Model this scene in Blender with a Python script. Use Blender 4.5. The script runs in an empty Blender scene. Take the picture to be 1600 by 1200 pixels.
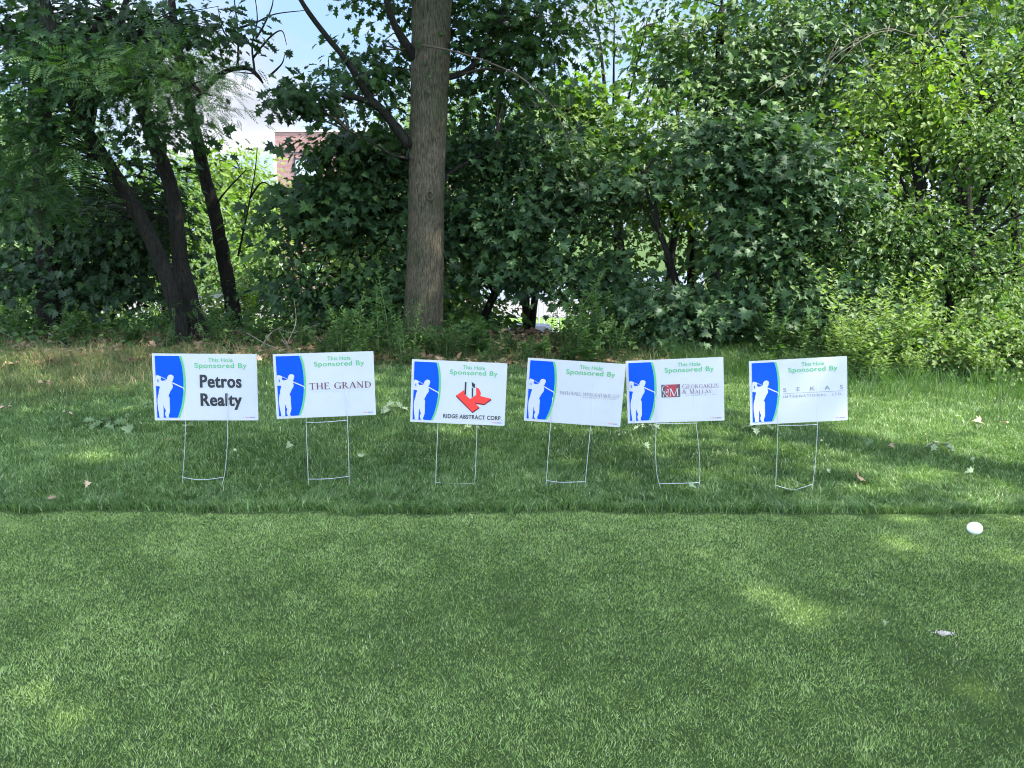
import bpy, math
import numpy as np
from mathutils import Vector, Matrix, Euler
from mathutils.geometry import tessellate_polygon

S = bpy.context.scene
C = S.collection
R = math.radians

# ------------------------------------------------------------------ camera, sky, sun, exposure
CAM_H, PITCH, FPX = 1.62, R(11.5), 1202.0            # focal length in pixels of a 1600 px wide picture
cam_d = bpy.data.cameras.new('camera')
cam = bpy.data.objects.new('camera', cam_d)
C.objects.link(cam)
cam_d.sensor_width = 36.0
cam_d.lens = 36.0 * FPX / 1600.0
cam_d.clip_start, cam_d.clip_end = 0.05, 2000.0
cam.location = (0, 0, CAM_H)
cam.rotation_euler = (R(90) - PITCH, 0, 0)
S.camera = cam

SUN = Vector((0.56, -0.16, 0.81)).normalized()        # direction towards the sun
W = bpy.data.worlds.new("World")
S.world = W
W.use_nodes = True
nt = W.node_tree
bg = nt.nodes['Background']
sky = nt.nodes.new('ShaderNodeTexSky')
sky.sky_type = 'NISHITA'
sky.sun_disc = False
sky.sun_elevation = math.asin(SUN.z)
sky.sun_rotation = math.atan2(SUN.x, SUN.y)
sky.air_density, sky.dust_density, sky.ozone_density = 1.0, 0.6, 2.0
tc = nt.nodes.new('ShaderNodeTexCoord')
mp = nt.nodes.new('ShaderNodeMapping')
mp.inputs['Scale'].default_value = (1.0, 1.0, 2.2)
mp.inputs['Location'].default_value = (0.35, 0.1, 0.2)
nz = nt.nodes.new('ShaderNodeTexNoise')
nz.inputs['Scale'].default_value = 3.2
nz.inputs['Detail'].default_value = 8.0
nz.inputs['Roughness'].default_value = 0.58
cr = nt.nodes.new('ShaderNodeValToRGB')
cr.color_ramp.elements[0].position = 0.49
cr.color_ramp.elements[1].position = 0.63
mix = nt.nodes.new('ShaderNodeMix')
mix.data_type = 'RGBA'
L = nt.links.new
L(tc.outputs['Generated'], mp.inputs['Vector'])
L(mp.outputs['Vector'], nz.inputs['Vector'])
L(nz.outputs['Fac'], cr.inputs['Fac'])
L(cr.outputs['Color'], mix.inputs[0])
# sky and cloud set dimmer ahead, brighter behind the camera, to shape the light
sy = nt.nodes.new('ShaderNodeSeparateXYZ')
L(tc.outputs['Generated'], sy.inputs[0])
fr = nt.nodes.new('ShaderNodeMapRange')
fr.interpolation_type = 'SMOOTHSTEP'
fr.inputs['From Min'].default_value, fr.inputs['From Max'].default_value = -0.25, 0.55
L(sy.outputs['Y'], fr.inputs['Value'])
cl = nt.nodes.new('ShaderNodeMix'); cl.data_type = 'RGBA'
up = nt.nodes.new('ShaderNodeMix'); up.data_type = 'RGBA'      # cloud overhead made brighter than low cloud, added light for the lawn
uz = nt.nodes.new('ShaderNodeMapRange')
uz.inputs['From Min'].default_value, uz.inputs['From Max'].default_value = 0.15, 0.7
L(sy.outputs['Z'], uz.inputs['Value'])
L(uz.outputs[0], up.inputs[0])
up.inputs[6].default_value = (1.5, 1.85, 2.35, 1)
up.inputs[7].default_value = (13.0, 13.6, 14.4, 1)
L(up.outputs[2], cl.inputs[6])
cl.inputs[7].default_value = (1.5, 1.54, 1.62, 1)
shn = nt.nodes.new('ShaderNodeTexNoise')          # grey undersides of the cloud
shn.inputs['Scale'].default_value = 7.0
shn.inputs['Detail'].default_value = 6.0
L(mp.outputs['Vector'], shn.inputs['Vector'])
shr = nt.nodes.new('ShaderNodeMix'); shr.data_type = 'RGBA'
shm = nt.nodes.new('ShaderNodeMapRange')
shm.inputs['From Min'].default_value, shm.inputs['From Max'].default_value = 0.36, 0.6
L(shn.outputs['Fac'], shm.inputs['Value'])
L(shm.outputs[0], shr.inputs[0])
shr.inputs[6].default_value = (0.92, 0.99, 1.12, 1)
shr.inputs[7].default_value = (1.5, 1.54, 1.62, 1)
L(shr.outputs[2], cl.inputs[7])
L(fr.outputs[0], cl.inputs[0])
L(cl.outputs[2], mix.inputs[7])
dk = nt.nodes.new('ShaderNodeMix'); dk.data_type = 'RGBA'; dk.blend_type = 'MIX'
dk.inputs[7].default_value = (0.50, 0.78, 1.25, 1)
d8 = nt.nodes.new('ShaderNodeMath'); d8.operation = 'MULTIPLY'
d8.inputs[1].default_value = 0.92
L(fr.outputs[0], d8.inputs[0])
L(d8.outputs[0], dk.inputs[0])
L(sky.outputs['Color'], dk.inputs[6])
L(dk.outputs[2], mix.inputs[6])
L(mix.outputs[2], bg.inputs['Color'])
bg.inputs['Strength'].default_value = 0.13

sun_d = bpy.data.lights.new('sun', 'SUN')
sun_d.energy = 2.9
sun_d.angle = R(0.5)
sun_d.color = (1.0, 0.95, 0.86)
sun_o = bpy.data.objects.new('sun', sun_d)
C.objects.link(sun_o)
sun_o.rotation_euler = SUN.to_track_quat('Z', 'Y').to_euler()
sun_o.location = (20, -10, 40)

S.view_settings.view_transform = 'Standard'
S.view_settings.look = 'None'
S.view_settings.exposure = 2.72
S.view_settings.gamma = 1.0
S.render.engine = 'CYCLES'
cy = S.cycles
cy.max_bounces, cy.diffuse_bounces, cy.glossy_bounces, cy.transmission_bounces = 6, 4, 2, 4
cy.caustics_reflective = cy.caustics_refractive = False
cy.sample_clamp_indirect = 6.0
S.render.filter_size = 1.05
cy.filter_width = 1.05
cy.use_denoising = True
cy.denoising_prefilter = 'ACCURATE'
cy.use_adaptive_sampling = True
cy.adaptive_threshold = 0.006


def at(px, py, Y):
    """point at distance Y ahead that the photograph shows at pixel px, py (1600 x 1200)"""
    d = Vector((0, math.cos(PITCH), -math.sin(PITCH))) + Vector((1, 0, 0)) * ((px - 800) / FPX) \
        + Vector((0, math.sin(PITCH), math.cos(PITCH))) * ((600 - py) / FPX)
    return Vector((0, 0, CAM_H)) + d * (Y / d.y)


def on_ground(px, py, z=0.0):
    d = at(px, py, 1.0) - Vector((0, 0, CAM_H))
    return Vector((0, 0, CAM_H)) + d * ((z - CAM_H) / d.z)


LOW = -3.3


def gz(x, y):
    """height of the terrain: level lawn, then the bank behind the trees falls to the car park"""
    x = np.asarray(x, float); y = np.asarray(y, float)
    t = np.clip((y - 11.8) / 9.5, 0, 1)
    return LOW * t * t * (3 - 2 * t)


# ------------------------------------------------------------------ helpers
def thing(name, label, cat, loc=(0, 0, 0), group=None, rot=(0, 0, 0)):
    o = bpy.data.objects.new(name, None)
    C.objects.link(o)
    o.empty_display_size = 0.2
    o.location = loc
    o.rotation_euler = rot
    o['label'] = label
    o['category'] = cat
    o['kind'] = 'thing'
    if group:
        o['group'] = group
    return o


def tag(o, label, cat, group=None):
    o['label'] = label
    o['category'] = cat
    o['kind'] = 'thing'
    if group:
        o['group'] = group
    return o


class MB:
    """collects numpy vertices and faces and links them as ONE mesh object"""
    def __init__(self):
        self.v, self.f, self.t, self.m, self.n = [], [], [], [], 0

    def add(self, V, F, tint=None, mat=0):
        V = np.asarray(V, np.float32).reshape(-1, 3)
        Fs = F if isinstance(F, list) else [F]
        for g in Fs:
            g = np.asarray(g, np.int64)
            if len(g):
                self.f.append((g + self.n, mat))
        self.v.append(V)
        self.t.append(np.zeros(len(V), np.float32) if tint is None else np.broadcast_to(np.asarray(tint, np.float32), (len(V),)))
        self.n += len(V)

    def mesh(self, name, mats, smooth=False, origin=(0, 0, 0)):
        me = bpy.data.meshes.new(name)
        V = np.concatenate(self.v) - np.asarray(origin, np.float32)
        tot = np.concatenate([np.full(len(g), g.shape[1], np.int32) for g, _ in self.f])
        idx = np.concatenate([g.ravel() for g, _ in self.f]).astype(np.int32)
        mi = np.concatenate([np.full(len(g), m, np.int32) for g, m in self.f])
        me.vertices.add(len(V))
        me.vertices.foreach_set('co', V.astype(np.float32).ravel())
        me.loops.add(len(idx))
        me.loops.foreach_set('vertex_index', idx)
        me.polygons.add(len(tot))
        st = np.zeros(len(tot), np.int32)
        st[1:] = np.cumsum(tot)[:-1]
        me.polygons.foreach_set('loop_start', st)
        me.polygons.foreach_set('loop_total', tot)
        me.polygons.foreach_set('material_index', mi)
        me.polygons.foreach_set('use_smooth', np.full(len(tot), smooth))
        a = me.attributes.new('tint', 'FLOAT', 'POINT')
        a.data.foreach_set('value', np.concatenate(self.t).astype(np.float32))
        for m in (mats if isinstance(mats, list) else [mats]):
            me.materials.append(m)
        me.update(calc_edges=True)
        return me

    def build(self, name, mats, parent=None, smooth=False, origin=(0, 0, 0)):
        o = bpy.data.objects.new(name, self.mesh(name, mats, smooth, origin))
        C.objects.link(o)
        if parent is not None:
            o.parent = parent
        return o


def struct(o, kind='structure'):
    o['kind'] = kind
    return o


def smooth_path(P, rad, n=6):
    P = [np.asarray(p, float) for p in P]
    if len(P) < 3:
        t = np.linspace(0, 1, n + 1)
        return np.array([P[0] + (P[1] - P[0]) * u for u in t]), np.interp(t, [0, 1], [rad[0], rad[1]])
    Q = [2 * P[0] - P[1]] + P + [2 * P[-1] - P[-2]]
    out, rr = [], []
    for i in range(1, len(Q) - 2):
        for k in range(n):
            t = k / n
            a, b, c, d = Q[i - 1], Q[i], Q[i + 1], Q[i + 2]
            out.append(0.5 * (2 * b + (c - a) * t + (2 * a - 5 * b + 4 * c - d) * t * t + (3 * b - a - 3 * c + d) * t ** 3))
            rr.append(rad[i - 1] + (rad[i] - rad[i - 1]) * t)
    out.append(P[-1]); rr.append(rad[-1])
    return np.array(out), np.array(rr)


def tube(mb, P, rad, sides=8, n=6, lump=0.0, rng=None, mat=0, cap=True):
    Q, rr = smooth_path(P, rad, n)
    T = np.gradient(Q, axis=0)
    T /= np.linalg.norm(T, axis=1)[:, None] + 1e-9
    ref = np.array([0.0, 1.0, 0.0]) if abs(T[0][1]) < 0.8 else np.array([1.0, 0, 0])
    V = []
    a = np.linspace(0, 2 * np.pi, sides, endpoint=False)
    for i in range(len(Q)):
        s = np.cross(ref, T[i]); s /= np.linalg.norm(s)
        u = np.cross(T[i], s)
        ref = u
        r = np.full(sides, rr[i])
        if lump and rng is not None:
            r = r * (1 + lump * rng.standard_normal(sides))
        V.append(Q[i] + r[:, None] * (np.cos(a)[:, None] * s + np.sin(a)[:, None] * u))
    V = np.concatenate(V)
    F = []
    for i in range(len(Q) - 1):
        b = i * sides
        j = np.arange(sides)
        k = (j + 1) % sides
        F.append(np.stack([b + j, b + k, b + sides + k, b + sides + j], 1))
    F = [np.concatenate(F)]
    if cap:
        e = (len(Q) - 1) * sides
        F.append(np.arange(e, e + sides)[None])
        F.append(np.arange(sides)[::-1][None])
    mb.add(V, F, mat=mat)
    return Q


def box(mb, lo, hi, mat=0):
    x0, y0, z0 = lo; x1, y1, z1 = hi
    V = [(x0, y0, z0), (x1, y0, z0), (x1, y1, z0), (x0, y1, z0), (x0, y0, z1), (x1, y0, z1), (x1, y1, z1), (x0, y1, z1)]
    F = [(0, 3, 2, 1), (4, 5, 6, 7), (0, 1, 5, 4), (1, 2, 6, 5), (2, 3, 7, 6), (3, 0, 4, 7)]
    mb.add(V, np.array(F), mat=mat)


# ------------------------------------------------------------------ materials
def material(name):
    m = bpy.data.materials.new(name)
    m.use_nodes = True
    return m, m.node_tree, m.node_tree.nodes['Principled BSDF']


def ramp(nt, stops):
    r = nt.nodes.new('ShaderNodeValToRGB')
    e = r.color_ramp.elements
    while len(e) < len(stops):
        e.new(0.5)
    for k, (p, c) in enumerate(stops):
        e[k].position = p
        e[k].color = (*c, 1)
    return r


def plain(name, col, rough=0.6, spec=0.4, metal=0.0, noise=0.0, scale=20.0, bump=0.0):
    m, nt, b = material(name)
    b.inputs['Roughness'].default_value = rough
    b.inputs['Specular IOR Level'].default_value = spec
    b.inputs['Metallic'].default_value = metal
    b.inputs['Base Color'].default_value = (*col, 1)
    if noise or bump:
        t = nt.nodes.new('ShaderNodeTexCoord')
        n = nt.nodes.new('ShaderNodeTexNoise')
        n.inputs['Scale'].default_value = scale
        n.inputs['Detail'].default_value = 6
        nt.links.new(t.outputs['Object'], n.inputs['Vector'])
        if noise:
            r = ramp(nt, [(0.3, tuple(c * (1 - noise) for c in col)), (0.7, tuple(min(1, c * (1 + noise)) for c in col))])
            nt.links.new(n.outputs['Fac'], r.inputs['Fac'])
            nt.links.new(r.outputs['Color'], b.inputs['Base Color'])
        if bump:
            bp = nt.nodes.new('ShaderNodeBump')
            bp.inputs['Strength'].default_value = bump
            bp.inputs['Distance'].default_value = 0.01
            nt.links.new(n.outputs['Fac'], bp.inputs['Height'])
            nt.links.new(bp.outputs['Normal'], b.inputs['Normal'])
    return m


def leafy(name, stops, trans=0.35, tcol=(1.5, 1.75, 0.6), rough=0.55, spec=0.3):
    """leaf or blade: colour from the per-leaf tint, light shines through"""
    m, nt, b = material(name)
    a = nt.nodes.new('ShaderNodeAttribute')
    a.attribute_name = 'tint'
    r = ramp(nt, stops)
    nt.links.new(a.outputs['Fac'], r.inputs['Fac'])
    nt.links.new(r.outputs['Color'], b.inputs['Base Color'])
    b.inputs['Roughness'].default_value = rough
    b.inputs['Specular IOR Level'].default_value = spec
    t = nt.nodes.new('ShaderNodeBsdfTranslucent')
    g = nt.nodes.new('ShaderNodeMix')
    g.data_type = 'RGBA'
    g.blend_type = 'MULTIPLY'
    g.inputs[0].default_value = 1.0
    g.inputs[7].default_value = (*tcol, 1)
    nt.links.new(r.outputs['Color'], g.inputs[6])
    nt.links.new(g.outputs[2], t.inputs['Color'])
    x = nt.nodes.new('ShaderNodeMixShader')
    x.inputs['Fac'].default_value = trans
    nt.links.new(b.outputs['BSDF'], x.inputs[1])
    nt.links.new(t.outputs['BSDF'], x.inputs[2])
    nt.links.new(x.outputs['Shader'], nt.nodes['Material Output'].inputs['Surface'])
    return m


def bark(name, dark, light, scale=1.0, bump=0.9):
    m, nt, b = material(name)
    t = nt.nodes.new('ShaderNodeTexCoord')
    mp = nt.nodes.new('ShaderNodeMapping')
    mp.inputs['Scale'].default_value = (70 * scale, 70 * scale, 11 * scale)
    n = nt.nodes.new('ShaderNodeTexNoise')
    n.inputs['Scale'].default_value = 1.0
    n.inputs['Detail'].default_value = 5
    n.inputs['Roughness'].default_value = 0.65
    n.inputs['Distortion'].default_value = 0.5
    n2 = nt.nodes.new('ShaderNodeTexNoise')
    n2.inputs['Scale'].default_value = 2.2
    n2.inputs['Detail'].default_value = 4
    nt.links.new(t.outputs['Object'], mp.inputs['Vector'])
    nt.links.new(mp.outputs['Vector'], n.inputs['Vector'])
    nt.links.new(t.outputs['Object'], n2.inputs['Vector'])
    r = ramp(nt, [(0.36, dark), (0.5, tuple((d + l) / 2 for d, l in zip(dark, light))), (0.64, light)])
    nt.links.new(n.outputs['Fac'], r.inputs['Fac'])
    mx = nt.nodes.new('ShaderNodeMix')
    mx.data_type = 'RGBA'
    mx.blend_type = 'MULTIPLY'
    r2 = ramp(nt, [(0.35, (0.62, 0.72, 0.55)), (0.65, (1.1, 1.05, 1.0))])
    nt.links.new(n2.outputs['Fac'], r2.inputs['Fac'])
    mx.inputs[0].default_value = 1.0
    nt.links.new(r.outputs['Color'], mx.inputs[6])
    nt.links.new(r2.outputs['Color'], mx.inputs[7])
    nt.links.new(mx.outputs[2], b.inputs['Base Color'])
    b.inputs['Roughness'].default_value = 0.9
    b.inputs['Specular IOR Level'].default_value = 0.2
    bp = nt.nodes.new('ShaderNodeBump')
    bp.inputs['Strength'].default_value = bump
    bp.inputs['Distance'].default_value = 0.02
    nt.links.new(n.outputs['Fac'], bp.inputs['Height'])
    nt.links.new(bp.outputs['Normal'], b.inputs['Normal'])
    return m


M = {}
M['maple'] = leafy('maple_leaf', trans=0.24, stops=[(0, (0.014, 0.034, 0.013)), (0.5, (0.042, 0.088, 0.030)), (1, (0.080, 0.145, 0.034))])
M['oak'] = leafy('oak_leaf', [(0, (0.010, 0.026, 0.008)), (0.6, (0.030, 0.072, 0.016)), (1, (0.062, 0.120, 0.018))])
M['locust'] = leafy('locust_leaf', [(0, (0.018, 0.048, 0.015)), (1, (0.050, 0.098, 0.024))], rough=0.7, spec=0.2)
M['bright'] = leafy('bright_leaf', [(0, (0.040, 0.090, 0.018)), (0.6, (0.070, 0.135, 0.022)), (1, (0.120, 0.185, 0.022))], trans=0.42)
M['vine'] = leafy('vine_leaf', [(0, (0.022, 0.056, 0.016)), (0.55, (0.055, 0.108, 0.026)), (1, (0.125, 0.175, 0.042))], trans=0.38, rough=0.55, spec=0.3)
M['weed'] = leafy('weed_leaf', [(0, (0.026, 0.064, 0.018)), (1, (0.068, 0.130, 0.034))], trans=0.35, rough=0.6)
M['stem'] = plain('weed_stem', (0.09, 0.12, 0.04), 0.7)
M['fairway'] = leafy('fairway_blade', [(0, (0.038, 0.080, 0.018)), (0.45, (0.230, 0.345, 0.086)), (0.85, (0.43, 0.56, 0.18)), (1, (0.60, 0.60, 0.36))], trans=0.28, tcol=(1.2, 1.4, 0.6), rough=0.42, spec=0.38)
M['rough'] = leafy('rough_blade', [(0, (0.034, 0.072, 0.019)), (0.5, (0.112, 0.196, 0.054)), (0.85, (0.245, 0.35, 0.115)), (1, (0.42, 0.44, 0.25))], trans=0.28, tcol=(1.2, 1.4, 0.6), rough=0.42, spec=0.38)
M['dry'] = leafy('dry_blade', [(0, (0.045, 0.085, 0.022)), (0.5, (0.10, 0.13, 0.040)), (0.85, (0.20, 0.17, 0.075)), (1, (0.33, 0.26, 0.14))], trans=0.2, tcol=(1.1, 1.1, 0.7), rough=0.6, spec=0.25)
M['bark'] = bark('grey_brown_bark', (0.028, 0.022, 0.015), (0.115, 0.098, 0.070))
M['bark_shaded'] = bark('shaded_bark', (0.003, 0.0028, 0.0025), (0.024, 0.021, 0.017), 0.8)  # near-black: shade on the backlit trunks is put into the bark colour
M['twig'] = plain('twig_bark', (0.07, 0.055, 0.04), 0.85, 0.2, noise=0.4, scale=8)
M['dead'] = plain('dead_wood', (0.15, 0.13, 0.105), 0.9, 0.2, noise=0.35, scale=9)
M['panel'] = plain('white_corrugated_plastic', (0.43, 0.435, 0.445), 0.5, 0.35, noise=0.02, scale=12)
M['blue'] = plain('printed_blue', (0.001, 0.062, 0.66), 0.5, 0.12)
M['green'] = plain('printed_green', (0.085, 0.36, 0.135), 0.45, 0.3)
M['black'] = plain('printed_black', (0.022, 0.022, 0.030), 0.45, 0.3)
M['white'] = plain('printed_white', (0.43, 0.435, 0.445), 0.5, 0.3)
M['red'] = plain('printed_red', (0.72, 0.035, 0.030), 0.45, 0.3)
M['darkred'] = plain('printed_dark_red', (0.10, 0.008, 0.020), 0.45, 0.3)
M['maroon'] = plain('printed_maroon', (0.30, 0.035, 0.050), 0.45, 0.3)
M['charcoal'] = plain('printed_charcoal', (0.075, 0.060, 0.075), 0.45, 0.3)
M['plum'] = plain('printed_plum', (0.14, 0.055, 0.075), 0.45, 0.3)
M['violet'] = plain('printed_violet', (0.085, 0.06, 0.17), 0.45, 0.3)
M['rose'] = plain('printed_rose', (0.20, 0.085, 0.14), 0.45, 0.3)
M['grey'] = plain('printed_grey', (0.16, 0.18, 0.22), 0.45, 0.3)
M['lgrey'] = plain('printed_light_grey', (0.45, 0.49, 0.55), 0.45, 0.3)
M['pink'] = plain('printed_pink', (0.62, 0.20, 0.22), 0.45, 0.3)
M['navy'] = plain('printed_navy', (0.16, 0.18, 0.36), 0.45, 0.3)
M['wire'] = plain('galvanised_wire', (0.46, 0.48, 0.50), 0.42, 0.5, 0.25)
M['marker'] = plain('white_paint', (0.84, 0.85, 0.85), 0.4, 0.4, bump=0.06, scale=140)

# ------------------------------------------------------------------ ground
rng = np.random.default_rng(7)


def ground_material():
    m, nt, b = material('soil_and_turf')
    t = nt.nodes.new('ShaderNodeTexCoord')
    n = nt.nodes.new('ShaderNodeTexNoise')
    n.inputs['Scale'].default_value = 14
    n.inputs['Detail'].default_value = 9
    n.inputs['Roughness'].default_value = 0.7
    nt.links.new(t.outputs['Object'], n.inputs['Vector'])
    turf = ramp(nt, [(0.3, (0.026, 0.046, 0.014)), (0.6, (0.050, 0.084, 0.025)), (0.75, (0.08, 0.095, 0.035))])
    litter = ramp(nt, [(0.3, (0.020, 0.015, 0.010)), (0.55, (0.060, 0.042, 0.028)), (0.7, (0.16, 0.11, 0.075))])
    nt.links.new(n.outputs['Fac'], turf.inputs['Fac'])
    nt.links.new(n.outputs['Fac'], litter.inputs['Fac'])
    sp = nt.nodes.new('ShaderNodeSeparateXYZ')
    nt.links.new(t.outputs['Object'], sp.inputs['Vector'])
    w = nt.nodes.new('ShaderNodeTexNoise')
    w.inputs['Scale'].default_value = 0.9
    nt.links.new(t.outputs['Object'], w.inputs['Vector'])
    add = nt.nodes.new('ShaderNodeMath'); add.operation = 'MULTIPLY_ADD'
    add.inputs[1].default_value = 2.6
    nt.links.new(w.outputs['Fac'], add.inputs[0])
    nt.links.new(sp.outputs['Y'], add.inputs[2])
    lo = nt.nodes.new('ShaderNodeMapRange')
    lo.inputs['From Min'].default_value = 10.9
    lo.inputs['From Max'].default_value = 11.9
    hi = nt.nodes.new('ShaderNodeMapRange')
    hi.inputs['From Min'].default_value = 26
    hi.inputs['From Max'].default_value = 30
    hi.inputs['To Min'].default_value = 1
    hi.inputs['To Max'].default_value = 0
    nt.links.new(add.outputs[0], lo.inputs['Value'])
    nt.links.new(sp.outputs['Y'], hi.inputs['Value'])
    mu = nt.nodes.new('ShaderNodeMath'); mu.operation = 'MULTIPLY'
    nt.links.new(lo.outputs[0], mu.inputs[0])
    nt.links.new(hi.outputs[0], mu.inputs[1])
    mx = nt.nodes.new('ShaderNodeMix'); mx.data_type = 'RGBA'
    nt.links.new(mu.outputs[0], mx.inputs[0])
    nt.links.new(turf.outputs['Color'], mx.inputs[6])
    nt.links.new(litter.outputs['Color'], mx.inputs[7])
    nt.links.new(mx.outputs[2], b.inputs['Base Color'])
    b.inputs['Roughness'].default_value = 0.95
    b.inputs['Specular IOR Level'].default_value = 0.1
    bp = nt.nodes.new('ShaderNodeBump')
    bp.inputs['Strength'].default_value = 0.8
    bp.inputs['Distance'].default_value = 0.03
    nt.links.new(n.outputs['Fac'], bp.inputs['Height'])
    nt.links.new(bp.outputs['Normal'], b.inputs['Normal'])
    return m


xs = np.concatenate([[-600, -200, -80], np.linspace(-40, 40, 41), [80, 200, 600]])
ys = np.concatenate([[-600, -200, -60, -20], np.linspace(-8, 12, 21), np.linspace(12.75, 24, 16), [27, 32, 40, 60, 120, 300, 900]])
X, Y = np.meshgrid(xs, ys)
g = MB()
nx = len(xs)
i = np.arange((len(ys) - 1) * nx).reshape(len(ys) - 1, nx)[:, :-1].ravel()
g.add(np.stack([X, Y, gz(X, Y)], -1).reshape(-1, 3), np.stack([i, i + 1, i + nx + 1, i + nx], 1))
struct(g.build('ground', ground_material(), smooth=True))


# ------------------------------------------------------------------ grass
def vnoise(x, y, s, seed=0):
    """smooth value noise 0..1"""
    r = np.random.default_rng(seed)
    G = r.random((64, 64))
    u, v = np.asarray(x) / s + 1000, np.asarray(y) / s + 1000
    a, b = np.floor(u).astype(int), np.floor(v).astype(int)
    fu, fv = u - a, v - b
    fu = fu * fu * (3 - 2 * fu); fv = fv * fv * (3 - 2 * fv)
    g = lambda p, q: G[p % 64, q % 64]
    return (g(a, b) * (1 - fu) + g(a + 1, b) * fu) * (1 - fv) + (g(a, b + 1) * (1 - fu) + g(a + 1, b + 1) * fu) * fv


def blades(mb, x, y, length, width, lean, tint, rng, two=True, lay=None):
    n = len(x)
    z = gz(x, y) - 0.003
    a = rng.random(n) * 2 * np.pi
    ca, sa = np.cos(a), np.sin(a)
    b = rng.random(n) * 2 * np.pi
    L = length
    ln = lean * (0.3 + 0.9 * rng.random(n))
    dx, dy = np.cos(b) * ln, np.sin(b) * ln
    if lay is not None:
        dx, dy = dx + lay[0], dy + lay[1]
    hw = width / 2
    P = np.stack([x, y, z], 1)
    side = np.stack([ca * hw, sa * hw, np.zeros(n)], 1)
    tip = P + np.stack([dx * L, dy * L, L * np.sqrt(np.clip(1 - 0.6 * ln * ln, 0.08, 1))], 1)
    if two:
        mid = P + np.stack([dx * L * 0.32, dy * L * 0.32, L * 0.58], 1)
        V = np.stack([P - side, P + side, mid + side * 0.85, mid - side * 0.85, tip], 1).reshape(-1, 3)
        k = np.arange(n)[:, None] * 5
        mb.add(V, [k + [0, 1, 2, 3], k + [3, 2, 4]], np.repeat(tint, 5))
    else:
        V = np.stack([P - side, P + side, tip], 1).reshape(-1, 3)
        mb.add(V, k3(n), np.repeat(tint, 3))


def k3(n):
    return np.arange(n * 3).reshape(n, 3)


def edge_y(x):
    return 4.225 - 0.006 * x + 0.018 * np.sin(x * 2.1) + 0.07 * (vnoise(x, x * 0 + 3.3, 0.23, 71) - .5) + 0.05 * (vnoise(x, x * 0 + 9.1, 0.06, 72) - .5)


SAND = on_ground(1475, 991)
mb = MB()
n = 1050000
x = rng.uniform(-3.7, 3.7, n); y = rng.uniform(1.1, 4.30, n)
ok = (y < edge_y(x) + 0.02)
sd = ((x - SAND.x) / 0.055) ** 2 + ((y - SAND.y) / 0.026) ** 2
ok &= (sd > 0.6 + 0.8 * rng.random(n)) | (rng.random(n) < 0.12)
ok &= ((x - 2.5) ** 2 + (y - 3.92) ** 2) > 0.03 ** 2
x, y = x[ok], y[ok]
n = len(x)
patch = vnoise(x, y, 0.55, 1) * 0.5 + vnoise(x, y, 0.16, 2) * 0.3 + vnoise(x, y, 1.4, 3) * 0.2
ti = np.clip(0.02 + 0.80 * patch + rng.normal(0, 0.29, n), 0, 0.93)
ti[rng.random(n) < 0.035] = 1.0
cl = vnoise(x, y, 0.022, 5)
blades(mb, x, y, (0.009 + 0.011 * rng.random(n)) * (0.75 + 0.5 * cl) * np.clip((edge_y(x) - y) / 0.06, 0.45, 1), 0.0016 + 0.0016 * rng.random(n), 0.85, ti, rng, two=False,
       lay=(0.25 * (vnoise(x, y, 0.07, 8) - .5) * 3, 0.25 * (vnoise(x, y, 0.07, 9) - .5) * 3))
struct(mb.build('fairway_grass', M['fairway']), 'stuff')


def tan_mask(x, y):
    """where the tall dry grass grows: the left bank and a strip along the wood's edge"""
    left = np.clip((-3.1 - x) / 1.2, 0, 1) * np.clip((y - 6.9 - 0.5 * np.sin(x * 1.7)) / 0.7, 0, 1)
    strip = np.clip((y - 8.6 - 0.3 * np.sin(x * 2.3)) / 0.5, 0, 1) * 0.3
    return np.clip(np.maximum(left, strip * (x < 3)), 0, 1) * np.clip((10.2 - y) / 0.8, 0, 1)


mb = MB()
n = 760000
y = 4.2 + 6.6 * rng.random(n) ** 1.45
x = rng.uniform(-1, 1, n) * (3.0 + 0.72 * y)
ok = (y > edge_y(x) + 0.06 * (rng.random(n) - .4) ** 3 * 4) & (rng.random(n) > 0.8 * tan_mask(x, y))
x, y = x[ok], y[ok]
n = len(x)
patch = vnoise(x, y, 0.7, 11) * 0.5 + vnoise(x, y, 0.2, 12) * 0.3 + vnoise(x, y, 2.0, 13) * 0.2
ti = np.clip(0.05 + 0.66 * patch + rng.normal(0, 0.24, n), 0, 0.93)
ti[rng.random(n) < 0.025] = 1.0
cl = vnoise(x, y, 0.06, 15)
Lg = (0.024 + 0.026 * rng.random(n)) * (0.6 + 0.8 * cl) * (1 + 0.09 * np.clip(y - 5, 0, 5)) * (1 + 0.7 * np.clip(1 - (y - edge_y(x)) / 0.12, 0, 1))
blades(mb, x, y, Lg, 0.0028 + 0.0018 * rng.random(n), 0.8, ti, rng,
       lay=((vnoise(x, y, 0.12, 18) - .5) * 0.9, (vnoise(x, y, 0.12, 19) - .5) * 0.9))
struct(mb.build('rough_grass', M['rough']), 'stuff')

mb = MB()
n = 120000
y = rng.uniform(6.7, 11.4, n)
x = rng.uniform(-1, 1, n) * (1.5 + 0.72 * y)
ok = rng.random(n) < tan_mask(x, y) * (0.35 + 0.65 * vnoise(x, y, 0.35, 22)) + 0.12 * (y > 9.3)
x, y = x[ok], y[ok]
n = len(x)
ti = np.clip(0.08 + 0.55 * vnoise(x, y, 0.9, 21) + 0.25 * (x < -3.5) + rng.normal(0, 0.2, n), 0, 1)
Lg = (0.06 + 0.12 * rng.random(n)) * (0.5 + vnoise(x, y, 0.4, 23)) * np.clip(0.45 + (y - 6.7) * 0.28, 0.45, 1.25)
blades(mb, x, y, Lg, 0.004 + 0.003 * rng.random(n), 0.95, ti, rng)
struct(mb.build('tall_dry_grass', M['dry']), 'stuff')

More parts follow.
